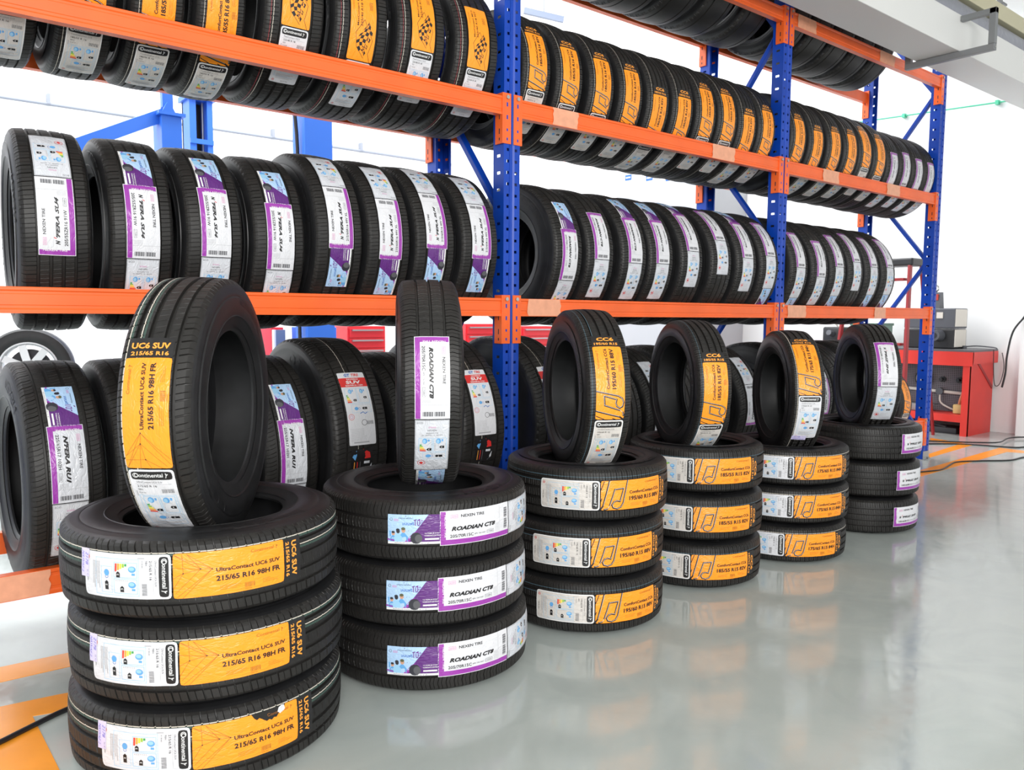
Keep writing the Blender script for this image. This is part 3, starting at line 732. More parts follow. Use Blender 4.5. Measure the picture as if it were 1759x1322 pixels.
rack_row(1, 2, [('ru1', None, 2.33, 0, U, 0, 0), ('ru1', 'ru1C', 2.62, -15, U, 0, 0), ('ru1', None, 2.88, 0, U, 0, 0), ('ru1', None, 3.14, 0, U, 0, 0), ('ru1', None, 3.4, 0, U, 0, 0), ('cc6a', 'cc6a', 3.95, -12, U, 0, 0)])
rack_row(4, 1, [('big', None, x, 0, U, 0, 0) for x in (.2, .475, .75, 1.025, 1.3, 1.6, 1.93)])
rack_row(4, 2, [('big', None, x, 0, U, 0, 0) for x in (2.34, 2.61, 2.88, 3.15, 3.42)])

blue = mat('rack_blue', srgb(6, 62, 166), .4, spec=.38, noise=(6, .12))
orange = mat('rack_orange', srgb(238, 100, 38), .36, spec=.5, noise=(5, .08))
steel = mat('galvanised_steel', (.42, .43, .44), .35, metal=.8)
boltm = mat('bolt_steel', (.5, .5, .48), .35, metal=.9)
slotm = mat('slot_dark', (.01, .012, .03), .6)
tape = mat('parcel_tape', srgb(226, 160, 128), .4, spec=.4, noise=(30, .08))

rack = empty('storage_rack', (-BW, 0, 0), 'blue and orange steel pallet rack of three bays holding rows of tyres', 'rack')
RM = Matrix.Translation((BW, 0, 0))
def rch(name, mb, lab=None, parent=rack, smooth=None, loc=True):
    o = mb.build(name, parent, smooth)
    if parent is rack: o.matrix_basis = RM
    if lab: o['label'] = lab
    return o
def upright(X, Yf, sgn, top):
    """perforated channel post; Yf = open front plane, sgn=+1 body behind it"""
    mb = MB(); w = .045; d = .075
    sec = [(-w + .012, d), (-w, d), (-w, d * .66), (-w, d * .33), (-w, 0), (-.03, 0), (-.016, 0), (-.008, .006), (.008, .006), (.016, 0), (.03, 0), (w, 0), (w, d * .33), (w, d * .66), (w, d), (w - .012, d)]
    dz = .0125; nz = int(top / dz)
    T = .0022
    hole = {5: (0, 4), 9: (0, 4), 2: (2, 4), 12: (2, 4)}
    vs = []
    for iz in range(nz + 1):
        for x, y in sec: vs.append((X + x, Yf + sgn * y, iz * dz))
    n = len(sec); fs = []
    for iz in range(nz):
        for i in range(n - 1):
            f = (iz * n + i, iz * n + i + 1, (iz + 1) * n + i + 1, (iz + 1) * n + i)
            if i in (5, 9) and iz % 4 in (1,): continue
            if i in (2, 12) and iz % 6 == 3: continue
            fs.append(f if sgn > 0 else f[::-1])
    mb.add(vs, fs, blue)
    o = rch('upright', mb)
    md = o.modifiers.new('thick', 'SOLIDIFY'); md.thickness = T; md.offset = 0
    fp = MB(); fp.box((X - .055, min(Yf - sgn * .02, Yf + sgn * .1), 0), (X + .055, max(Yf - sgn * .02, Yf + sgn * .1), .006), steel); fp.box((X - .05, min(Yf - sgn * .004, Yf - sgn * .001), .0), (X + .05, max(Yf - sgn * .004, Yf - sgn * .001), .07), steel)
    fp.cyl((X + .03, Yf - sgn * .012, .006), (X + .03, Yf - sgn * .012, .02), .008, boltm, 6)
    f = fp.build('foot_plate', o); f['label'] = 'galvanised foot plate'
def beam(x0, x1, Yf, sgn, zt):
    mb = MB(); h = HB; t = BT
    prof = [(0, 0), (0, .011), (.0035, .016), (.0035, .024), (.002, .026), (.002, .058), (.0035, .06), (.0035, .067), (0, .071), (0, h - .002), (.002, h), (t, h), (t, 0)]
    a, b = x0 + .056, x1 - .056; vs = [(x, Yf + sgn * y, zt - h + z) for x in (a, b) for y, z in prof]; n = len(prof)
    fs = [(i, (i + 1) % n, n + (i + 1) % n, n + i) for i in range(n)] + [tuple(range(n))[::-1], tuple(range(n, 2 * n))]
    if sgn > 0: fs = [f[::-1] for f in fs]
    mb.add(vs, fs, orange); o = rch('beam', mb)
    for X, s in ((x0, 1), (x1, -1)):   # end connectors
        c = MB(); z1 = zt + .014; z0 = zt - .205
        xa, xb = sorted((X + s * .0475, X + s * .056)); ya, yb = sorted((Yf - sgn * .0045, Yf + sgn * .05))
        c.box((xa, ya, z0), (xb, yb, z1), orange, bev=.001)
        xa, xb = sorted((X + s * .008, X + s * .05)); ya, yb = sorted((Yf - sgn * .0045, Yf - sgn * .0005))
        c.box((xa, ya, z0), (xb, yb, z1), orange, bev=.001)
        xm = X + s * .03
        for z in (zt - .035, zt - .09, zt - .145, zt - .185):
            ya, yb = sorted((Yf - sgn * .0048, Yf - sgn * .0046)); hz = .009 if z > zt - .12 else .006
            c.box((xm - .004, ya, z - hz), (xm + .004, yb, z + hz), blue)
            xs = X + s * .0563; c.box((min(xs, xs + s * .0002), min(Yf + sgn * .016, Yf + sgn * .022), z - hz - (.012 if z == zt - .145 else 0)), (max(xs, xs + s * .0002), max(Yf + sgn * .016, Yf + sgn * .022), z + hz), slotm)
        q = rch('beam_connector', c, parent=o)
        b_ = MB(); b_.cyl((xm, Yf - sgn * .0045, zt - .004), (xm, Yf - sgn * .012, zt - .004), .0085, boltm, 12); bo = b_.build('bolt', o); bo['label'] = 'silver bolt'
    return o
TOP = 3.6
for i in range(-1, 3):
    upright(i * BW, 0, 1, TOP); upright(i * BW, DEP, -1, TOP)
    # zigzag bracing
    nodes = [(0, .22), (1, .88), (0, 1.58), (1, 2.2), (0, 2.87), (1, 3.52)]
    for (s0, z0), (s1, z1) in zip(nodes, nodes[1:]):
        y0 = .06 if s0 == 0 else DEP - .06; y1 = .06 if s1 == 0 else DEP - .06
        mb = MB(); mb.beam((i * BW, y0, z0), (i * BW, y1, z1), .028, .036, blue, up=(1, 0, 0), bev=.004); rch('brace', mb)
tapes = [(3, 950, 993), (3, 1224, 1262), (3, 1414, 1441), (3, 1524, 1546), (4, 1371, 1402), (4, 1512, 1537), (2, 907, 963), (2, 1353, 1384), (2, 1502, 1521), (1, -30, 84)]
yl = {1: 1000, 2: 520, 3: None, 4: None}
for lv in (1, 2, 3, 4):
    for i in range(3):
        x0, x1 = (i - 1) * BW, i * BW
        o = beam(x0, x1, 0, 1, ZT[lv])
        beam(x0, x1, DEP, -1, ZT[lv])
        for l2, pa, pb in tapes:
            if l2 != lv: continue
            # horizontal position of the tape on the beam from the photo column
            def xat(p):
                X = np.linspace(-2.6, 4.4, 1400); q = np.stack([X, 0 * X, 0 * X + ZT[lv] - .04], 1) - CAMP; dd = q @ _fw
                return float(np.interp(p, 879.5 + FPX * (q @ _r) / dd, X))
            xa, xb = xat(pa), xat(pb)
            if not (x0 < (xa + xb) / 2 < x1): continue
            t = MB(); rnd = random.Random(pa); N = 6; zs = np.linspace(ZT[lv] - HB + .002, ZT[lv] - .001, N)
            vs = [(max(xa, x0 + .06) + rnd.uniform(-.006, .006), -.0012, z) for z in zs] + [(min(xb, x1 - .06) + rnd.uniform(-.006, .006), -.0012, z) for z in zs]
            t.add(vs, [(q, q + N, q + N + 1, q + 1) for q in range(N - 1)], tape); k = t.build('tape_patch', o); k['label'] = 'pale brown parcel tape'
            md = k.modifiers.new('thick', 'SOLIDIFY'); md.thickness = .0006

# ------------------------------------------------------------------ setting
def struct(name, mb, smooth=None):
    o = mb.build(name, None, smooth); o['kind'] = 'structure'; return o
def floor_mat():
    m = mat('epoxy_floor', srgb(158, 164, 165), .16, spec=.6)
    n = m.node_tree.nodes; L = m.node_tree.links; b = n['Principled BSDF']; tc = n.new('ShaderNodeTexCoord')
    def noise(sc, det, dist=0):
        t = n.new('ShaderNodeTexNoise'); t.inputs['Scale'].default_value = sc; t.inputs['Detail'].default_value = det; t.inputs['Distortion'].default_value = dist
        L.new(tc.outputs['Object'], t.inputs['Vector']); return t
    a = noise(2.2, 5, 2.5); r = n.new('ShaderNodeValToRGB'); r.color_ramp.elements[0].position = .35; r.color_ramp.elements[1].position = .7
    r.color_ramp.elements[0].color = (*srgb(168, 175, 172), 1); r.color_ramp.elements[1].color = (*srgb(178, 184, 180), 1)
    L.new(a.outputs['Fac'], r.inputs[0]); L.new(r.outputs[0], b.inputs['Base Color'])
    c = noise(4.5, 8, 6); mr = n.new('ShaderNodeMapRange'); mr.inputs['From Min'].default_value = .35; mr.inputs['From Max'].default_value = .7
    mr.inputs['To Min'].default_value = .06; mr.inputs['To Max'].default_value = .19; L.new(c.outputs['Fac'], mr.inputs['Value']); L.new(mr.outputs[0], b.inputs['Roughness'])
    d = noise(70, 3, .5); bn = n.new('ShaderNodeBump'); bn.inputs['Strength'].default_value = .06; bn.inputs['Distance'].default_value = .002
    L.new(d.outputs['Fac'], bn.inputs['Height']); L.new(bn.outputs[0], b.inputs['Normal'])
    return m
fm = floor_mat()
wallm = mat('white_wall', srgb(240, 240, 240), .8)
XW = 6.5
mb = MB(); mb.box((-14, -9, -.2), (XW, 10, 0), fm); struct('floor', mb)
mb = MB(); mb.box((-14, 10, 0), (XW + .2, 10.2, 6.5), wallm); struct('wall_back', mb)
mb = MB(); mb.box((XW, -9, 0), (XW + .2, 10, 6.5), wallm); mb.box((6.36, -.55, 0), (XW, .06, 6.5), wallm); struct('wall_right', mb)
ceil = mat('ceiling_paint', srgb(206, 206, 202), .8)
mb = MB(); mb.box((-9, -6.5, 4.3), (XW, .75, 4.4), ceil); struct('ceiling', mb)

paint = mat('yellow_floor_paint', srgb(238, 150, 44), .25, spec=.5, noise=(8, .06))
def ground(pts): return [tuple(at(x, y, 2, 0)[:2]) for x, y in pts]
def marking(i, poly):
    mb = MB(); n = len(poly); vs = [(x, y, .0) for x, y in poly] + [(x, y, .0015) for x, y in poly]
    a = sum(poly[k][0] * poly[(k + 1) % n][1] - poly[(k + 1) % n][0] * poly[k][1] for k in range(n))
    idx = list(range(n)) if a > 0 else list(range(n))[::-1]
    mb.add(vs, [tuple(q + n for q in idx)] + [(idx[k], idx[(k + 1) % n], idx[(k + 1) % n] + n, idx[k] + n) for k in range(n)], paint)
    struct(f'trim_{i}', mb)
marking(1, ground([(1540, 822), (1579, 808), (1717, 769), (1759, 774), (1800, 779), (1800, 784), (1759, 778), (1730, 776), (1579, 819), (1540, 833)]))
marking(2, ground([(1594, 780), (1647, 763), (1672, 764), (1593, 787)]))
marking(3, ground([(1598, 752), (1636, 758), (1672, 764), (1647, 763), (1598, 758)]))
marking(4, ground([(-60, 1160), (0, 1146), (118, 1121), (160, 1112), (160, 1136), (118, 1145), (0, 1172), (-60, 1186)]))
marking(5, ground([(-60, 1222), (0, 1214), (100, 1193), (150, 1184), (150, 1214), (56, 1230), (106, 1330), (220, 1560), (-60, 1560)]))

# white duct on trapeze hangers, cable duct, pipe above the rack
duct = mat('white_duct', srgb(222, 222, 220), .5); beige = mat('beige_duct', srgb(196, 190, 160), .45); foil = mat('foil_insulation', (.30, .31, .36), .35, metal=.4, bump=(22, .6, .01)); hang = mat('hanger_steel', srgb(128, 130, 132), .45, metal=.2)
e = MB(); e.box((-2.5, -.41, 2.93), (XW, -.12, 3.165), duct, bev=.004); struct('trim_6', e)
def hanger(X, grp=None):
    h = empty('duct_hanger', (X, -.35, 2.885), 'grey steel trapeze hanger under the white ceiling duct', 'hanger')
    hm = MB(); hm.box((-.02, -.28, 0), (.02, .3, .042), hang, bev=.003)
    hm.build('cross_bar', h)
    for y in (-.28, .26):
        s_ = MB(); s_.box((-.02, y, .0425), (.02, y + .04, .27), hang, bev=.002); s_.box((-.02, -.28 if y < 0 else .235, .235), (.02, -.062 if y < 0 else .3, .27), hang, bev=.002); s_.cyl((0, y - .003, .02), (0, y, .02), .007, boltm, 8); s_.build('hanger_strap', h)
hanger(3.55)
e = MB(); e.box((-2.5, -.3, 3.385), (XW, -.2, 3.5), beige, bev=.004); struct('trim_7', e)
e = MB(); e.cyl((-2.5, -.22, 3.272), (XW, -.22, 3.272), .105, foil, 24); struct('trim_8', e, 40)
for X in (4.3, 4.9):
    r = empty('threaded_rod', (X, -.15, 3.62), f'thin dark threaded rod hanging from the ceiling, {"left" if X < 4.5 else "right"} one', 'rod', 'rods above the ducts'); q = MB(); q.cyl((0, 0, 0), (0, 0, .68), .005, hang, 8); q.build('rod', r); q = MB(); q.box((-.08, -.01, .02), (.08, .01, .035), hang); q.build('cross_clip', r)

# green pipe on the right wall
g = MB(); p0 = at(1502, 206, 0, XW - .03); p1 = at(1726, 174, 0, XW - .03); dy = (p1 - p0)
g.cyl(tuple(p0 - dy * .6), tuple(p1 + dy * .35), .008, mat('green_pipe', srgb(70, 190, 150), .4), 10)
for t in (.25, .95): q = p0 + dy * t; g.box((q[0] - .02, q[1] - .015, q[2] - .02), (q[0] + .03, q[1] + .015, q[2] + .02), mat('green_pipe', (0, 0, 0)))
setp(g.build('wall_pipe', None, 40), 'thin green pipe running along the right white wall', 'pipe')
# grey conduit on the back wall
pc = mat('grey_conduit', srgb(140, 146, 158), .5)
c0 = at(-20, 163, 1, 9.93); g = MB(); g.cyl((-6, 9.93, c0[2]), (XW, 9.93, c0[2]), .025, pc, 10)
for X in np.arange(-5, 6, 1.6): g.box((X - .02, 9.9, c0[2]), (X + .02, 10, c0[2] + .14), pc)
setp(g.build('wall_conduit', None, 40), 'faint grey conduit with clips along the far back wall', 'conduit')

# ------------------------------------------------------------------ workbench and things on it
red = mat('bench_red', srgb(214, 52, 42), .38, spec=.5, noise=(4, .08)); dred = mat('deep_red', srgb(150, 30, 34), .4)
darkm = mat('dark_steel', (.035, .035, .04), .45); greym = mat('grey_plastic', srgb(84, 86, 92), .45); blackp = mat('black_plastic', (.015, .015, .017), .4); lgrey = mat('light_panel', srgb(214, 208, 198), .5)
wb = empty('workbench', (6.17, 1.05, 0), 'red steel workbench with perforated back panel against the right wall', 'workbench')
BX0, BX1, BY0, BY1 = -.275, .30, -.73, .95
q = MB(); q.box((BX0 - .03, BY0 - .03, .80), (BX1, BY1, .835), mat('bench_top', srgb(86, 84, 88), .4), bev=.004); q.build('worktop', wb)
q = MB(); q.box((BX0 - .032, BY0 - .032, .68), (BX0 - .012, BY1, .815), red); q.box((BX0 - .03, BY0 - .032, .70), (BX1, BY0 - .012, .815), red); q.build('apron', wb)
q = MB(); q.box((BX0, BY0, 0), (BX1 - .01, BY0 + .02, .80), red); q.box((BX0 - .01, BY0, 0), (BX0 + .03, BY0 + .06, .68), red); q.beam((BX0 + .06, BY0 - .002, .79), (BX1 - .03, BY0 - .002, .45), .006, .03, dred); q.build('side_panel', wb)
q = MB(); q.box((BX0, BY1 - .02, 0), (BX1 - .01, BY1, .8), red); q.build('side_panel', wb)
q = MB(); q.box((BX0, BY0 + .02, .13), (BX1, BY1 - .02, .2), red); q.build('lower_shelf', wb)
def peg():
    m = mat('pegboard', srgb(92, 84, 92), .5); n = m.node_tree.nodes; L = m.node_tree.links; tc = n.new('ShaderNodeTexCoord'); v = n.new('ShaderNodeTexVoronoi'); v.inputs['Scale'].default_value = 55; v.inputs['Randomness'].default_value = 0
    L.new(tc.outputs['Object'], v.inputs[0]); r = n.new('ShaderNodeValToRGB'); r.color_ramp.elements[0].position = .28; r.color_ramp.elements[1].position = .34
    r.color_ramp.elements[0].color = (.02, .02, .02, 1); r.color_ramp.elements[1].color = (*srgb(112, 104, 110), 1); L.new(v.outputs['Distance'], r.inputs[0]); L.new(r.outputs[0], n['Principled BSDF'].inputs['Base Color']); return m
q = MB(); q.box((.02, BY0 + .02, .2), (.035, BY1 - .02, .68), peg()); q.build('pegboard_panel', wb)
def bench_item(name, loc, label, cat, parts):
    e = empty(name, loc, label, cat)
    for pn, mbb in parts: mbb.build(pn, e, 40)
bx = 6.17
q = MB(); q.cyl((0, 0, 0), (-.03, 0, 0), .075, lgrey, 28); q2 = MB(); q2.cyl((-.03, 0, 0), (-.034, 0, 0), .016, blackp, 14); q3 = MB(); q3.lathe([(.07, 0), (.085, -.02), (.085, -.04), (.072, -.04)], blackp, 28, axis=0)
bench_item('grinding_disc', (bx + .015, .86, .52), 'round white disc hung on the bench pegboard, left of two knobs', 'disc', [('disc', q), ('hub', q2), ('guard_ring', q3)])
for y, w in ((.68, 'left'), (.52, 'right')):
    q = MB(); q.cyl((0, 0, 0), (-.02, 0, 0), .03, blackp, 16); q2 = MB(); q2.cyl((-.02, 0, 0), (-.06, 0, 0), .016, blackp, 12)
    bench_item('black_knob', (bx + .015, y, .52), f'small black knob on the bench pegboard, {w} one of the pair', 'knob', [('flange', q), ('stem', q2)])
q = MB(); q.beam((0, .42, .0), (0, -.14, -.02), .02, .028, lgrey, bev=.004); q2 = MB(); q2.cyl((0, .07, -.01), (-.04, .07, -.01), .035, greym, 18); q3 = MB(); q3.tube([(-.02, .07, -.04), (-.02, .06, -.12), (-.02, -.02, -.17), (-.02, -.12, -.2)], .009, lgrey)
bench_item('air_gun', (bx + .0, .62, .41), 'long silver tool with hanging hose on the bench pegboard', 'tool', [('barrel', q), ('coupling', q2), ('hose', q3)])
q = MB(); q.box((-.035, -.045, 0), (.035, .045, .09), mat('bristle', srgb(206, 180, 120), .8), bev=.01); q2 = MB(); q2.box((-.02, -.05, .05), (.02, .05, .085), mat('brush_yellow', srgb(220, 196, 40), .5), bev=.004); q3 = MB(); q3.tube([(0, 0, .08), (.0, -.01, .14), (.02, -.02, .2)], .014, mat('brush_handle', srgb(214, 130, 90), .4))
bench_item('paint_brush', (6.02, .45, .203), 'yellow and wooden paint brush on the lower shelf of the workbench', 'brush', [('bristles', q), ('ferrule', q2), ('handle', q3)])
q = MB(); q.box((-.08, -.2, 0), (.08, .2, .07), mat('tray_grey', srgb(140, 136, 134), .4), bev=.006); q2 = MB(); q2.box((-.06, -.28, .07), (.06, .06, .075), greym)
bench_item('parts_tray', (6.04, .95, .203), 'grey parts tray on the lower shelf of the workbench', 'tray', [('tray', q), ('lid', q2)])
q = MB(); q.box((-.12, -.5, 0), (.12, .35, .06), darkm, bev=.01); q2 = MB(); q2.tube([(-.1, -.4, .06), (-.05, 0, .1), (-.1, .3, .06)], .015, darkm)
bench_item('trolley_jack', (6.1, .95, 0), 'dark trolley jack on the floor under the workbench', 'jack', [('frame', q), ('handle', q2)])
# machine on the bench
mc = empty('brake_lathe', (6.16, .72, .835), 'grey and black machine with white side panels on the workbench', 'machine')
q = MB(); q.box((-.15, -.2, .2), (.13, .3, .4), greym, bev=.012); q.build('upper_housing', mc)
q = MB(); q.box((-.15, -.2, .0), (.13, .3, .195), blackp, bev=.012); q.build('lower_housing', mc)
q = MB(); q.box((-.155, -.205, .22), (.1, -.2, .39), lgrey); q.build('side_panel', mc); q = MB(); q.box((-.155, -.205, .02), (.1, -.2, .19), lgrey); q.build('side_panel', mc)
q = MB(); q.cyl((-.15, -.05, .13), (-.26, -.05, .13), .06, greym, 24, .05); q.cyl((-.26, -.05, .13), (-.262, -.05, .13), .03, blackp, 20); q.build('drum', mc, 40)
q = MB(); q.box((-.156, -.08, .3), (-.15, -.02, .36), lgrey); q.build('switch_plate', mc)
q = MB(); q.add([(-.12, -.03, .4), (-.02, -.03, .4), (-.02, .1, .4), (-.12, .1, .4), (-.1, -.03, .56), (-.05, -.03, .56), (-.05, .03, .56), (-.1, .03, .56)], [(0, 3, 2, 1), (4, 5, 6, 7), (0, 1, 5, 4), (1, 2, 6, 5), (2, 3, 7, 6), (3, 0, 4, 7)], greym); q.build('chimney_cover', mc)
q = MB(); q.box((-.115, -.01, .48), (-.1, .02, .54), mat('red_sticker', srgb(180, 60, 46), .5)); q.build('sticker', mc)
lp = empty('lamp_ring', (6.22, .84, 1.237), 'small ring shaped lamp above the grey machine on the workbench', 'lamp'); q = MB(); q.tube([(0, 0, 0), (0, 0, .08), (-.02, -.02, .16)], .008, darkm); q.build('stem', lp)
q = MB(); q.lathe([(.03, -.01), (.042, 0), (.03, .01)], boltm, 20, c=(0, 0, 0), axis=0, closed=True); o = q.build('ring', lp, 40); o.location = (-.02, -.03, .2)
q = MB(); q.cyl((0, 0, 0), (0, 0, .03), .02, greym, 12); q2 = MB(); q2.tube([(0, 0, .02), (.03, -.1, .03), (.05, -.24, .02), (.04, -.28, .01)], .006, greym)
bench_item('air_hose_fitting', (6.2, .5, .835), 'small brass coupling with thin hose lying on the workbench top', 'coupling', [('coupling', q), ('thin_hose', q2)])
cr = mat('translucent_green', srgb(120, 160, 140), .3)
q = MB()
for a, b in (((-.17, -.14, 0), (.17, .14, .01)), ((-.17, -.14, 0), (-.16, .14, .24)), ((.16, -.14, 0), (.17, .14, .24)), ((-.17, -.14, 0), (.17, -.13, .24)), ((-.17, .13, 0), (.17, .14, .24))): q.box(a, b, cr)
q2 = MB(); q2.box((-.18, -.15, .22), (.18, -.14, .245), mat('crate_rim', srgb(90, 130, 110), .4)); q2.box((-.18, .14, .22), (.18, .15, .245), MATS['crate_rim']); q2.box((-.18, -.15, .22), (-.17, .15, .245), MATS['crate_rim'])
bench_item('storage_crate', (6.1, 1.4, .835), 'translucent green plastic crate on the workbench behind the red ladder', 'crate', [('crate_wall', q), ('rim', q2)])
q = MB(); q.box((-.12, -.1, 0), (.1, .12, .2), blackp, bev=.02); q2 = MB(); q2.cyl((-.12, 0, .12), (-.2, 0, .14), .03, greym, 14); q3 = MB(); q3.tube([(0, 0, .2), (-.05, .08, .32), (-.05, .12, .42), (-.02, 0, .45)], .01, lgrey)
bench_item('power_tool', (6.1, 1.78, .835), 'black power tool on the workbench left of the green crate', 'tool', [('body', q), ('nozzle', q2), ('cord', q3)])

# stepladder
ld = empty('stepladder', (5.36, .79, 0), 'red stepladder with black top cap standing behind the rack', 'ladder', rz=R_(0))
q = MB(); q.box((-.14, -.19, 1.62), (.14, .46, 1.69), blackp, bev=.015); q.build('top_cap', ld)
for y in (-.16, .42):
    ys = -1 if y < 0 else 1
    q = MB(); q.beam((-.12, y, 1.62), (-.3, y + ys * .08, 0), .025, .05, dred, bev=.003); q.build('front_rail', ld)
    q = MB(); q.beam((.1, y, 1.62), (.4, y + ys * .06, 0), .02, .035, dred, bev=.003); q.build('rear_rail', ld)
for k_ in range(5):
    z = .28 + .3 * k_; x = -.3 + .18 * z / 1.62; hw = .2 + .07 * (1 - z / 1.62)
    q = MB(); q.box((x - .05, -hw + .07, z), (x + .05, hw + .19, z + .025), dred, bev=.003); q.build('step', ld)

# cables
cab = mat('black_cable', (.012, .012, .014), .4)
def cable(px, label, r=.006, lift=0, extra=None):
    mb = MB(); pts = [tuple(at(x, y, 2, r + lift)) for x, y in px] if extra is None else extra
    mb.tube(pts, r, cab); return setp(mb.build('cable', None, 60), label, 'cable')
cable([(1570, 811), (1595, 809), (1618, 806), (1632, 798), (1645, 793), (1690, 791), (1735, 790), (1765, 784), (1850, 778), (1960, 800)], 'black cable lying across the yellow floor marking, nearest one on the right')
cable([(1592, 762), (1640, 762), (1680, 764), (1740, 768), (1770, 767), (1860, 765)], 'black cable on the floor in front of the workbench, straight one', .006)
cable([(1592, 757), (1620, 758), (1690, 760), (1718, 759), (1730, 753), (1745, 751), (1770, 751), (1850, 757)], 'black cable on the floor bending towards the wall corner', .0065, lift=.0125)
cable([(-40, 1292), (0, 1274), (30, 1259), (60, 1244), (105, 1222), (150, 1204)], 'thick black cable on the orange paint beside the nearest stack', .0075)
cable(None, 'black cable looping down the white wall behind the workbench', .009, extra=[tuple(at(x, y, 0, 6.34 - .05 * t)) for x, y, t in ((1840, 478, 0), (1800, 505, 0), (1775, 525, 0), (1759, 545, 0), (1740, 570, .3), (1730, 610, .55), (1727, 640, .6), (1721, 665, .5))])
hg = MB(); hg.tube([(6.3, .27, .83), (6.31, .265, .62), (6.35, .26, .48), (6.42, .24, .5), (6.44, .22, .66), (6.43, .24, .8)], .004, cab); setp(hg.build('thin_wire', None, 60), 'thin dark wire hanging in a loop at the workbench corner', 'wire')

# ------------------------------------------------------------------ hall behind the rack
lblue = mat('lift_blue', srgb(52, 112, 214), .4, spec=.5)
def lift(px0, px1, pyt, Y, label, z1=None, back=False, arm=False):
    a = at(px0, pyt, 1, Y); b = at(px1, pyt, 1, Y); w = b[0] - a[0]; zt = a[2] if z1 is None else z1; X = (a[0] + b[0]) / 2
    l = empty('lift_column', (X, Y + .15, 0), label, 'vehicle lift')
    q = MB()
    if back:
        q.box((-w / 2, -.14, 0), (-w / 2 + w * .28, .14, zt), lblue); q.box((w / 2 - w * .24, -.14, 0), (w / 2, .14, zt), lblue); q.box((-w / 2, .1, 0), (w / 2, .14, zt), blackp); q.build('column', l)
        q = MB(); q.box((-w / 2, -.16, zt * .86), (w / 2, -.13, zt * .875), lblue); q.box((-w * .62, -.18, zt), (w * .62, .18, zt + .06), lblue); q.build('top_plate', l)
        for k_ in (-.05, .06): q = MB(); q.cyl((k_, 0, 0), (k_, 0, zt), .014, boltm, 10); q.build('lifting_chain', l)
    else:
        q.box((-w / 2, -.15, 0), (w / 2, .15, zt), lblue, bev=.006); q.build('column', l)
        q = MB(); q.box((-w / 2 - .03, -.18, zt), (w / 2 + .03, .18, zt + .03), lblue); q.build('top_plate', l)
    q = MB(); q.box((-w / 2 - .08, -.25, 0), (w / 2 + .08, .25, .03), lblue); q.build('base_plate', l)
    if arm:
        q = MB(); q.add([(-w / 2, -.1, zt), (w / 2 - .02, -.1, zt), (w / 2 - .06, -.1, zt + .08), (-.02, -.1, zt + .14), (-w / 2, .1, zt), (w / 2 - .02, .1, zt), (w / 2 - .06, .1, zt + .08), (-.02, .1, zt + .14)], [(0, 1, 2, 3), (7, 6, 5, 4), (0, 4, 5, 1), (1, 5, 6, 2), (2, 6, 7, 3), (3, 7, 4, 0)], lblue); q.box((-.05, -.04, zt + .1), (.05, .04, zt + .26), lblue); q.build('gusset', l)
        q = MB(); q.beam((-.02, 0, zt + .04), (-1.25, -.3, zt - .62), .1, .12, lblue); q.build('cross_beam', l)
        q = MB(); q.tube([(0, 0, zt + .25), (-.05, 0, zt + .38), (.05, 0, zt + .4), (.09, 0, zt + .25)], .008, cab); q.build('hose_loop', l)
    return l
lift(277, 312, 196, 5.5, 'blue lift column with slanting cross beam, leftmost in the hall behind the rack', arm=True)
lift(325, 365, 168, 7.0, 'blue lift column with open front and dark chains, behind the rack', back=True)
lift(522, 570, 150, 5.0, 'plain wide blue lift column behind the rack, rightmost of the three')
hc = at(517, 200, 1, 5.0); q = MB(); q.tube([(hc[0], 5.1, .2), (hc[0] - .01, 5.1, 1.4), (hc[0], 5.1, hc[2] - .3), (hc[0] - .06, 5.1, hc[2] + .3)], .02, cab); setp(q.build('hydraulic_hose', None, 60), 'black hose running up beside the wide blue lift column', 'hose')

# wheel on a blue stand
wc = at(52, 632, 1, 4.5); wr = .315
wh = empty('car_wheel', (wc[0], 4.5, wc[2] - wr), 'car wheel with white spoked alloy rim seen behind the left bay', 'wheel', rz=R_(-14))
ty = MB(); prof = [(wr, -.07), (wr, .07), (wr - .015, .1), (wr - .06, .112), (.215, .1), (.205, .09), (.205, -.09), (.215, -.1), (wr - .06, -.112), (wr - .015, -.1)]
ty.lathe([(r, y) for r, y in prof], rubber_side, 48, c=(0, 0, wr), axis=1, closed=True); ty.build('wheel_tyre', wh, 35)
alloy = mat('alloy_white', (.75, .76, .78), .3, metal=.2)
q = MB(); q.lathe([(.205, .09), (.195, .05), (.195, -.07), (.21, -.1), (.2, -.104), (.185, -.06), (.185, .09)], alloy, 48, c=(0, 0, wr), axis=1, closed=True)
for k_ in range(7):
    t = 2 * math.pi * k_ / 7; q.beam((math.cos(t) * .03, -.06, wr + math.sin(t) * .03), (math.cos(t) * .19, -.08, wr + math.sin(t) * .19), .055, .02, alloy, up=(0, 1, 0))
q.cyl((0, -.09, wr), (0, -.04, wr), .045, alloy, 20); q.build('alloy_rim', wh)
q = MB(); q.cyl((0, .03, wr), (0, .05, wr), .15, darkm, 28); q.build('brake_disc', wh)
st = empty('wheel_stand', (wc[0], 4.62, 0), 'dark blue stand carrying the white rimmed wheel behind the left bay', 'stand')
q = MB(); q.box((-.35, -.25, 0), (.1, .25, wc[2] - wr - .04), mat('stand_blue', srgb(40, 60, 84), .5), bev=.01); q.build('body', st); q = MB(); q.box((-.4, -.3, wc[2] - wr - .04), (.2, .25, wc[2] - wr), mat('stand_top', srgb(120, 150, 170), .5), bev=.005); q.build('top_plate', st)

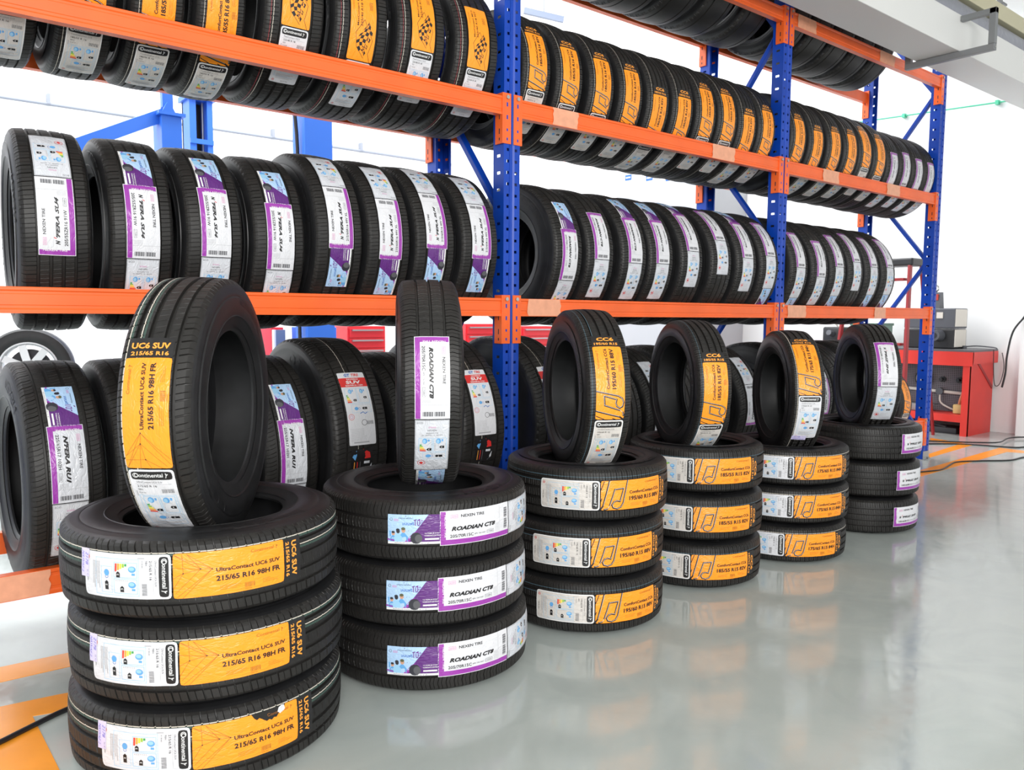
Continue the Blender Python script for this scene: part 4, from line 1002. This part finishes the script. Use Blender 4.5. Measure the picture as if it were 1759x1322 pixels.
# tool cabinets far back under the second shelf
cred = mat('cabinet_red', srgb(220, 40, 50), .35); cw = mat('cabinet_white', srgb(236, 236, 238), .4)
def cabinet(px0, px1, pyt, Y, m, label, name='tool_cabinet', lines=3):
    a = at(px0, pyt, 1, Y); b = at(px1, pyt, 1, Y); w = b[0] - a[0]; zt = a[2]
    c = empty(name, ((a[0] + b[0]) / 2, Y + .25, 0), label, 'cabinet')
    q = MB(); q.box((-w / 2, -.25, .1), (w / 2, .25, zt), m, bev=.008); q.build('body', c)
    for k_ in range(lines):
        z = zt - .03 - k_ * .13
        q = MB(); q.box((-w / 2 + .02, -.265, z - .11), (w / 2 - .02, -.25, z), m, bev=.003); d = q.build('drawer', c)
        q = MB(); q.box((-w / 2 + .05, -.29, z - .03), (w / 2 - .05, -.265, z - .012), steel); hdl = q.build('handle', d)
    for sx in (-1, 1):
        q = MB(); q.cyl((sx * (w / 2 - .06), -.15, .05), (sx * (w / 2 - .06) + .03, -.15, .05), .05, blackp, 14); q.build('caster', c)
    return c
cabinet(466, 487, 562, 6.2, cred, 'narrow red tool cabinet seen left under the second shelf')
cabinet(597, 662, 560, 6.2, cred, 'wide red tool cabinet with silver handles, left of the standing tyre')
cabinet(800, 850, 556, 6.2, cred, 'red tool cabinet seen just left of the middle upright')
cabinet(896, 948, 560, 6.2, cred, 'red tool cabinet seen just right of the blue upright')
cabinet(532, 578, 562, 5.6, lblue, 'blue cabinet with black top between the red cabinets', 'parts_cabinet')
ms = at(500, 566, 1, 6.0); q = MB(); ms[0] -= .12; q.box((ms[0] - .07, 6.0, 0), (ms[0] + .05, 6.04, ms[2]), mat('mesh_grey', srgb(110, 124, 150), .5)); q.box((ms[0] - .09, 5.99, 0), (ms[0] - .07, 6.05, ms[2]), cw); setp(q.build('mesh_screen', None), 'grey mesh screen panel between the red and blue cabinets', 'screen')

# small safety signs and a light grey cabin on the far side
for x, w in ((1080, 'left'), (1116, 'middle'), (1150, 'right')):
    p = at(x, 297, 0, XW - .002); s = Sheet(); s.frame((0, 0))
    s.grid(-.2, -.28, .2, .3, 'hl', 0, .2); s.ring(0, .12, .12, .03, 'mblue', 1, 16); s.disc(0, .12, .06, .06, 'blue', 1); s.rect(-.14, -.24, .14, -.06, 'mblue', 1); s.rect(-.1, -.17, .1, -.13, 'hl', 2)
    M = Matrix(((0, 0, -1, p[0]), (-.45, 0, 0, p[1]), (0, .45, 0, p[2]), (0, 0, 0, 1)))
    o = s.flat('safety_sign', M); setp(o, f'small blue and white safety sign on the far wall, {w} of three', 'sign', 'safety signs on the far wall')
pA = at(1060, 328, 1, 4.6)
q = MB(); q.box((pA[0], 3.3, 0), (XW - .005, 4.6, pA[2]), mat('cabin_grey', srgb(176, 178, 182), .6)); setp(q.build('office_cabin', None), 'pale grey cabin roof edge on the far side behind the middle bay', 'cabin')
for (xa, ya, xb, yb, Y, lb) in ((900, 18, 968, 34, 7, 'pale grey ceiling rail seen right of the tall blue upright'), (1120, 66, 1160, 56, 7.5, 'short pale ceiling rail seen below the top shelf beam')):
    A, B = at(xa, ya, 1, Y), at(xb, yb, 1, Y - .3); q = MB(); q.beam(tuple(A), tuple(B), .06, .09, mat('rail_grey', srgb(110, 120, 140), .5)); q.beam(((A[0] + B[0]) / 2, Y - .15, (A[2] + B[2]) / 2), ((A[0] + B[0]) / 2, Y - .15, 6.4), .02, .02, pc); setp(q.build('ceiling_rail', None), lb, 'rail')
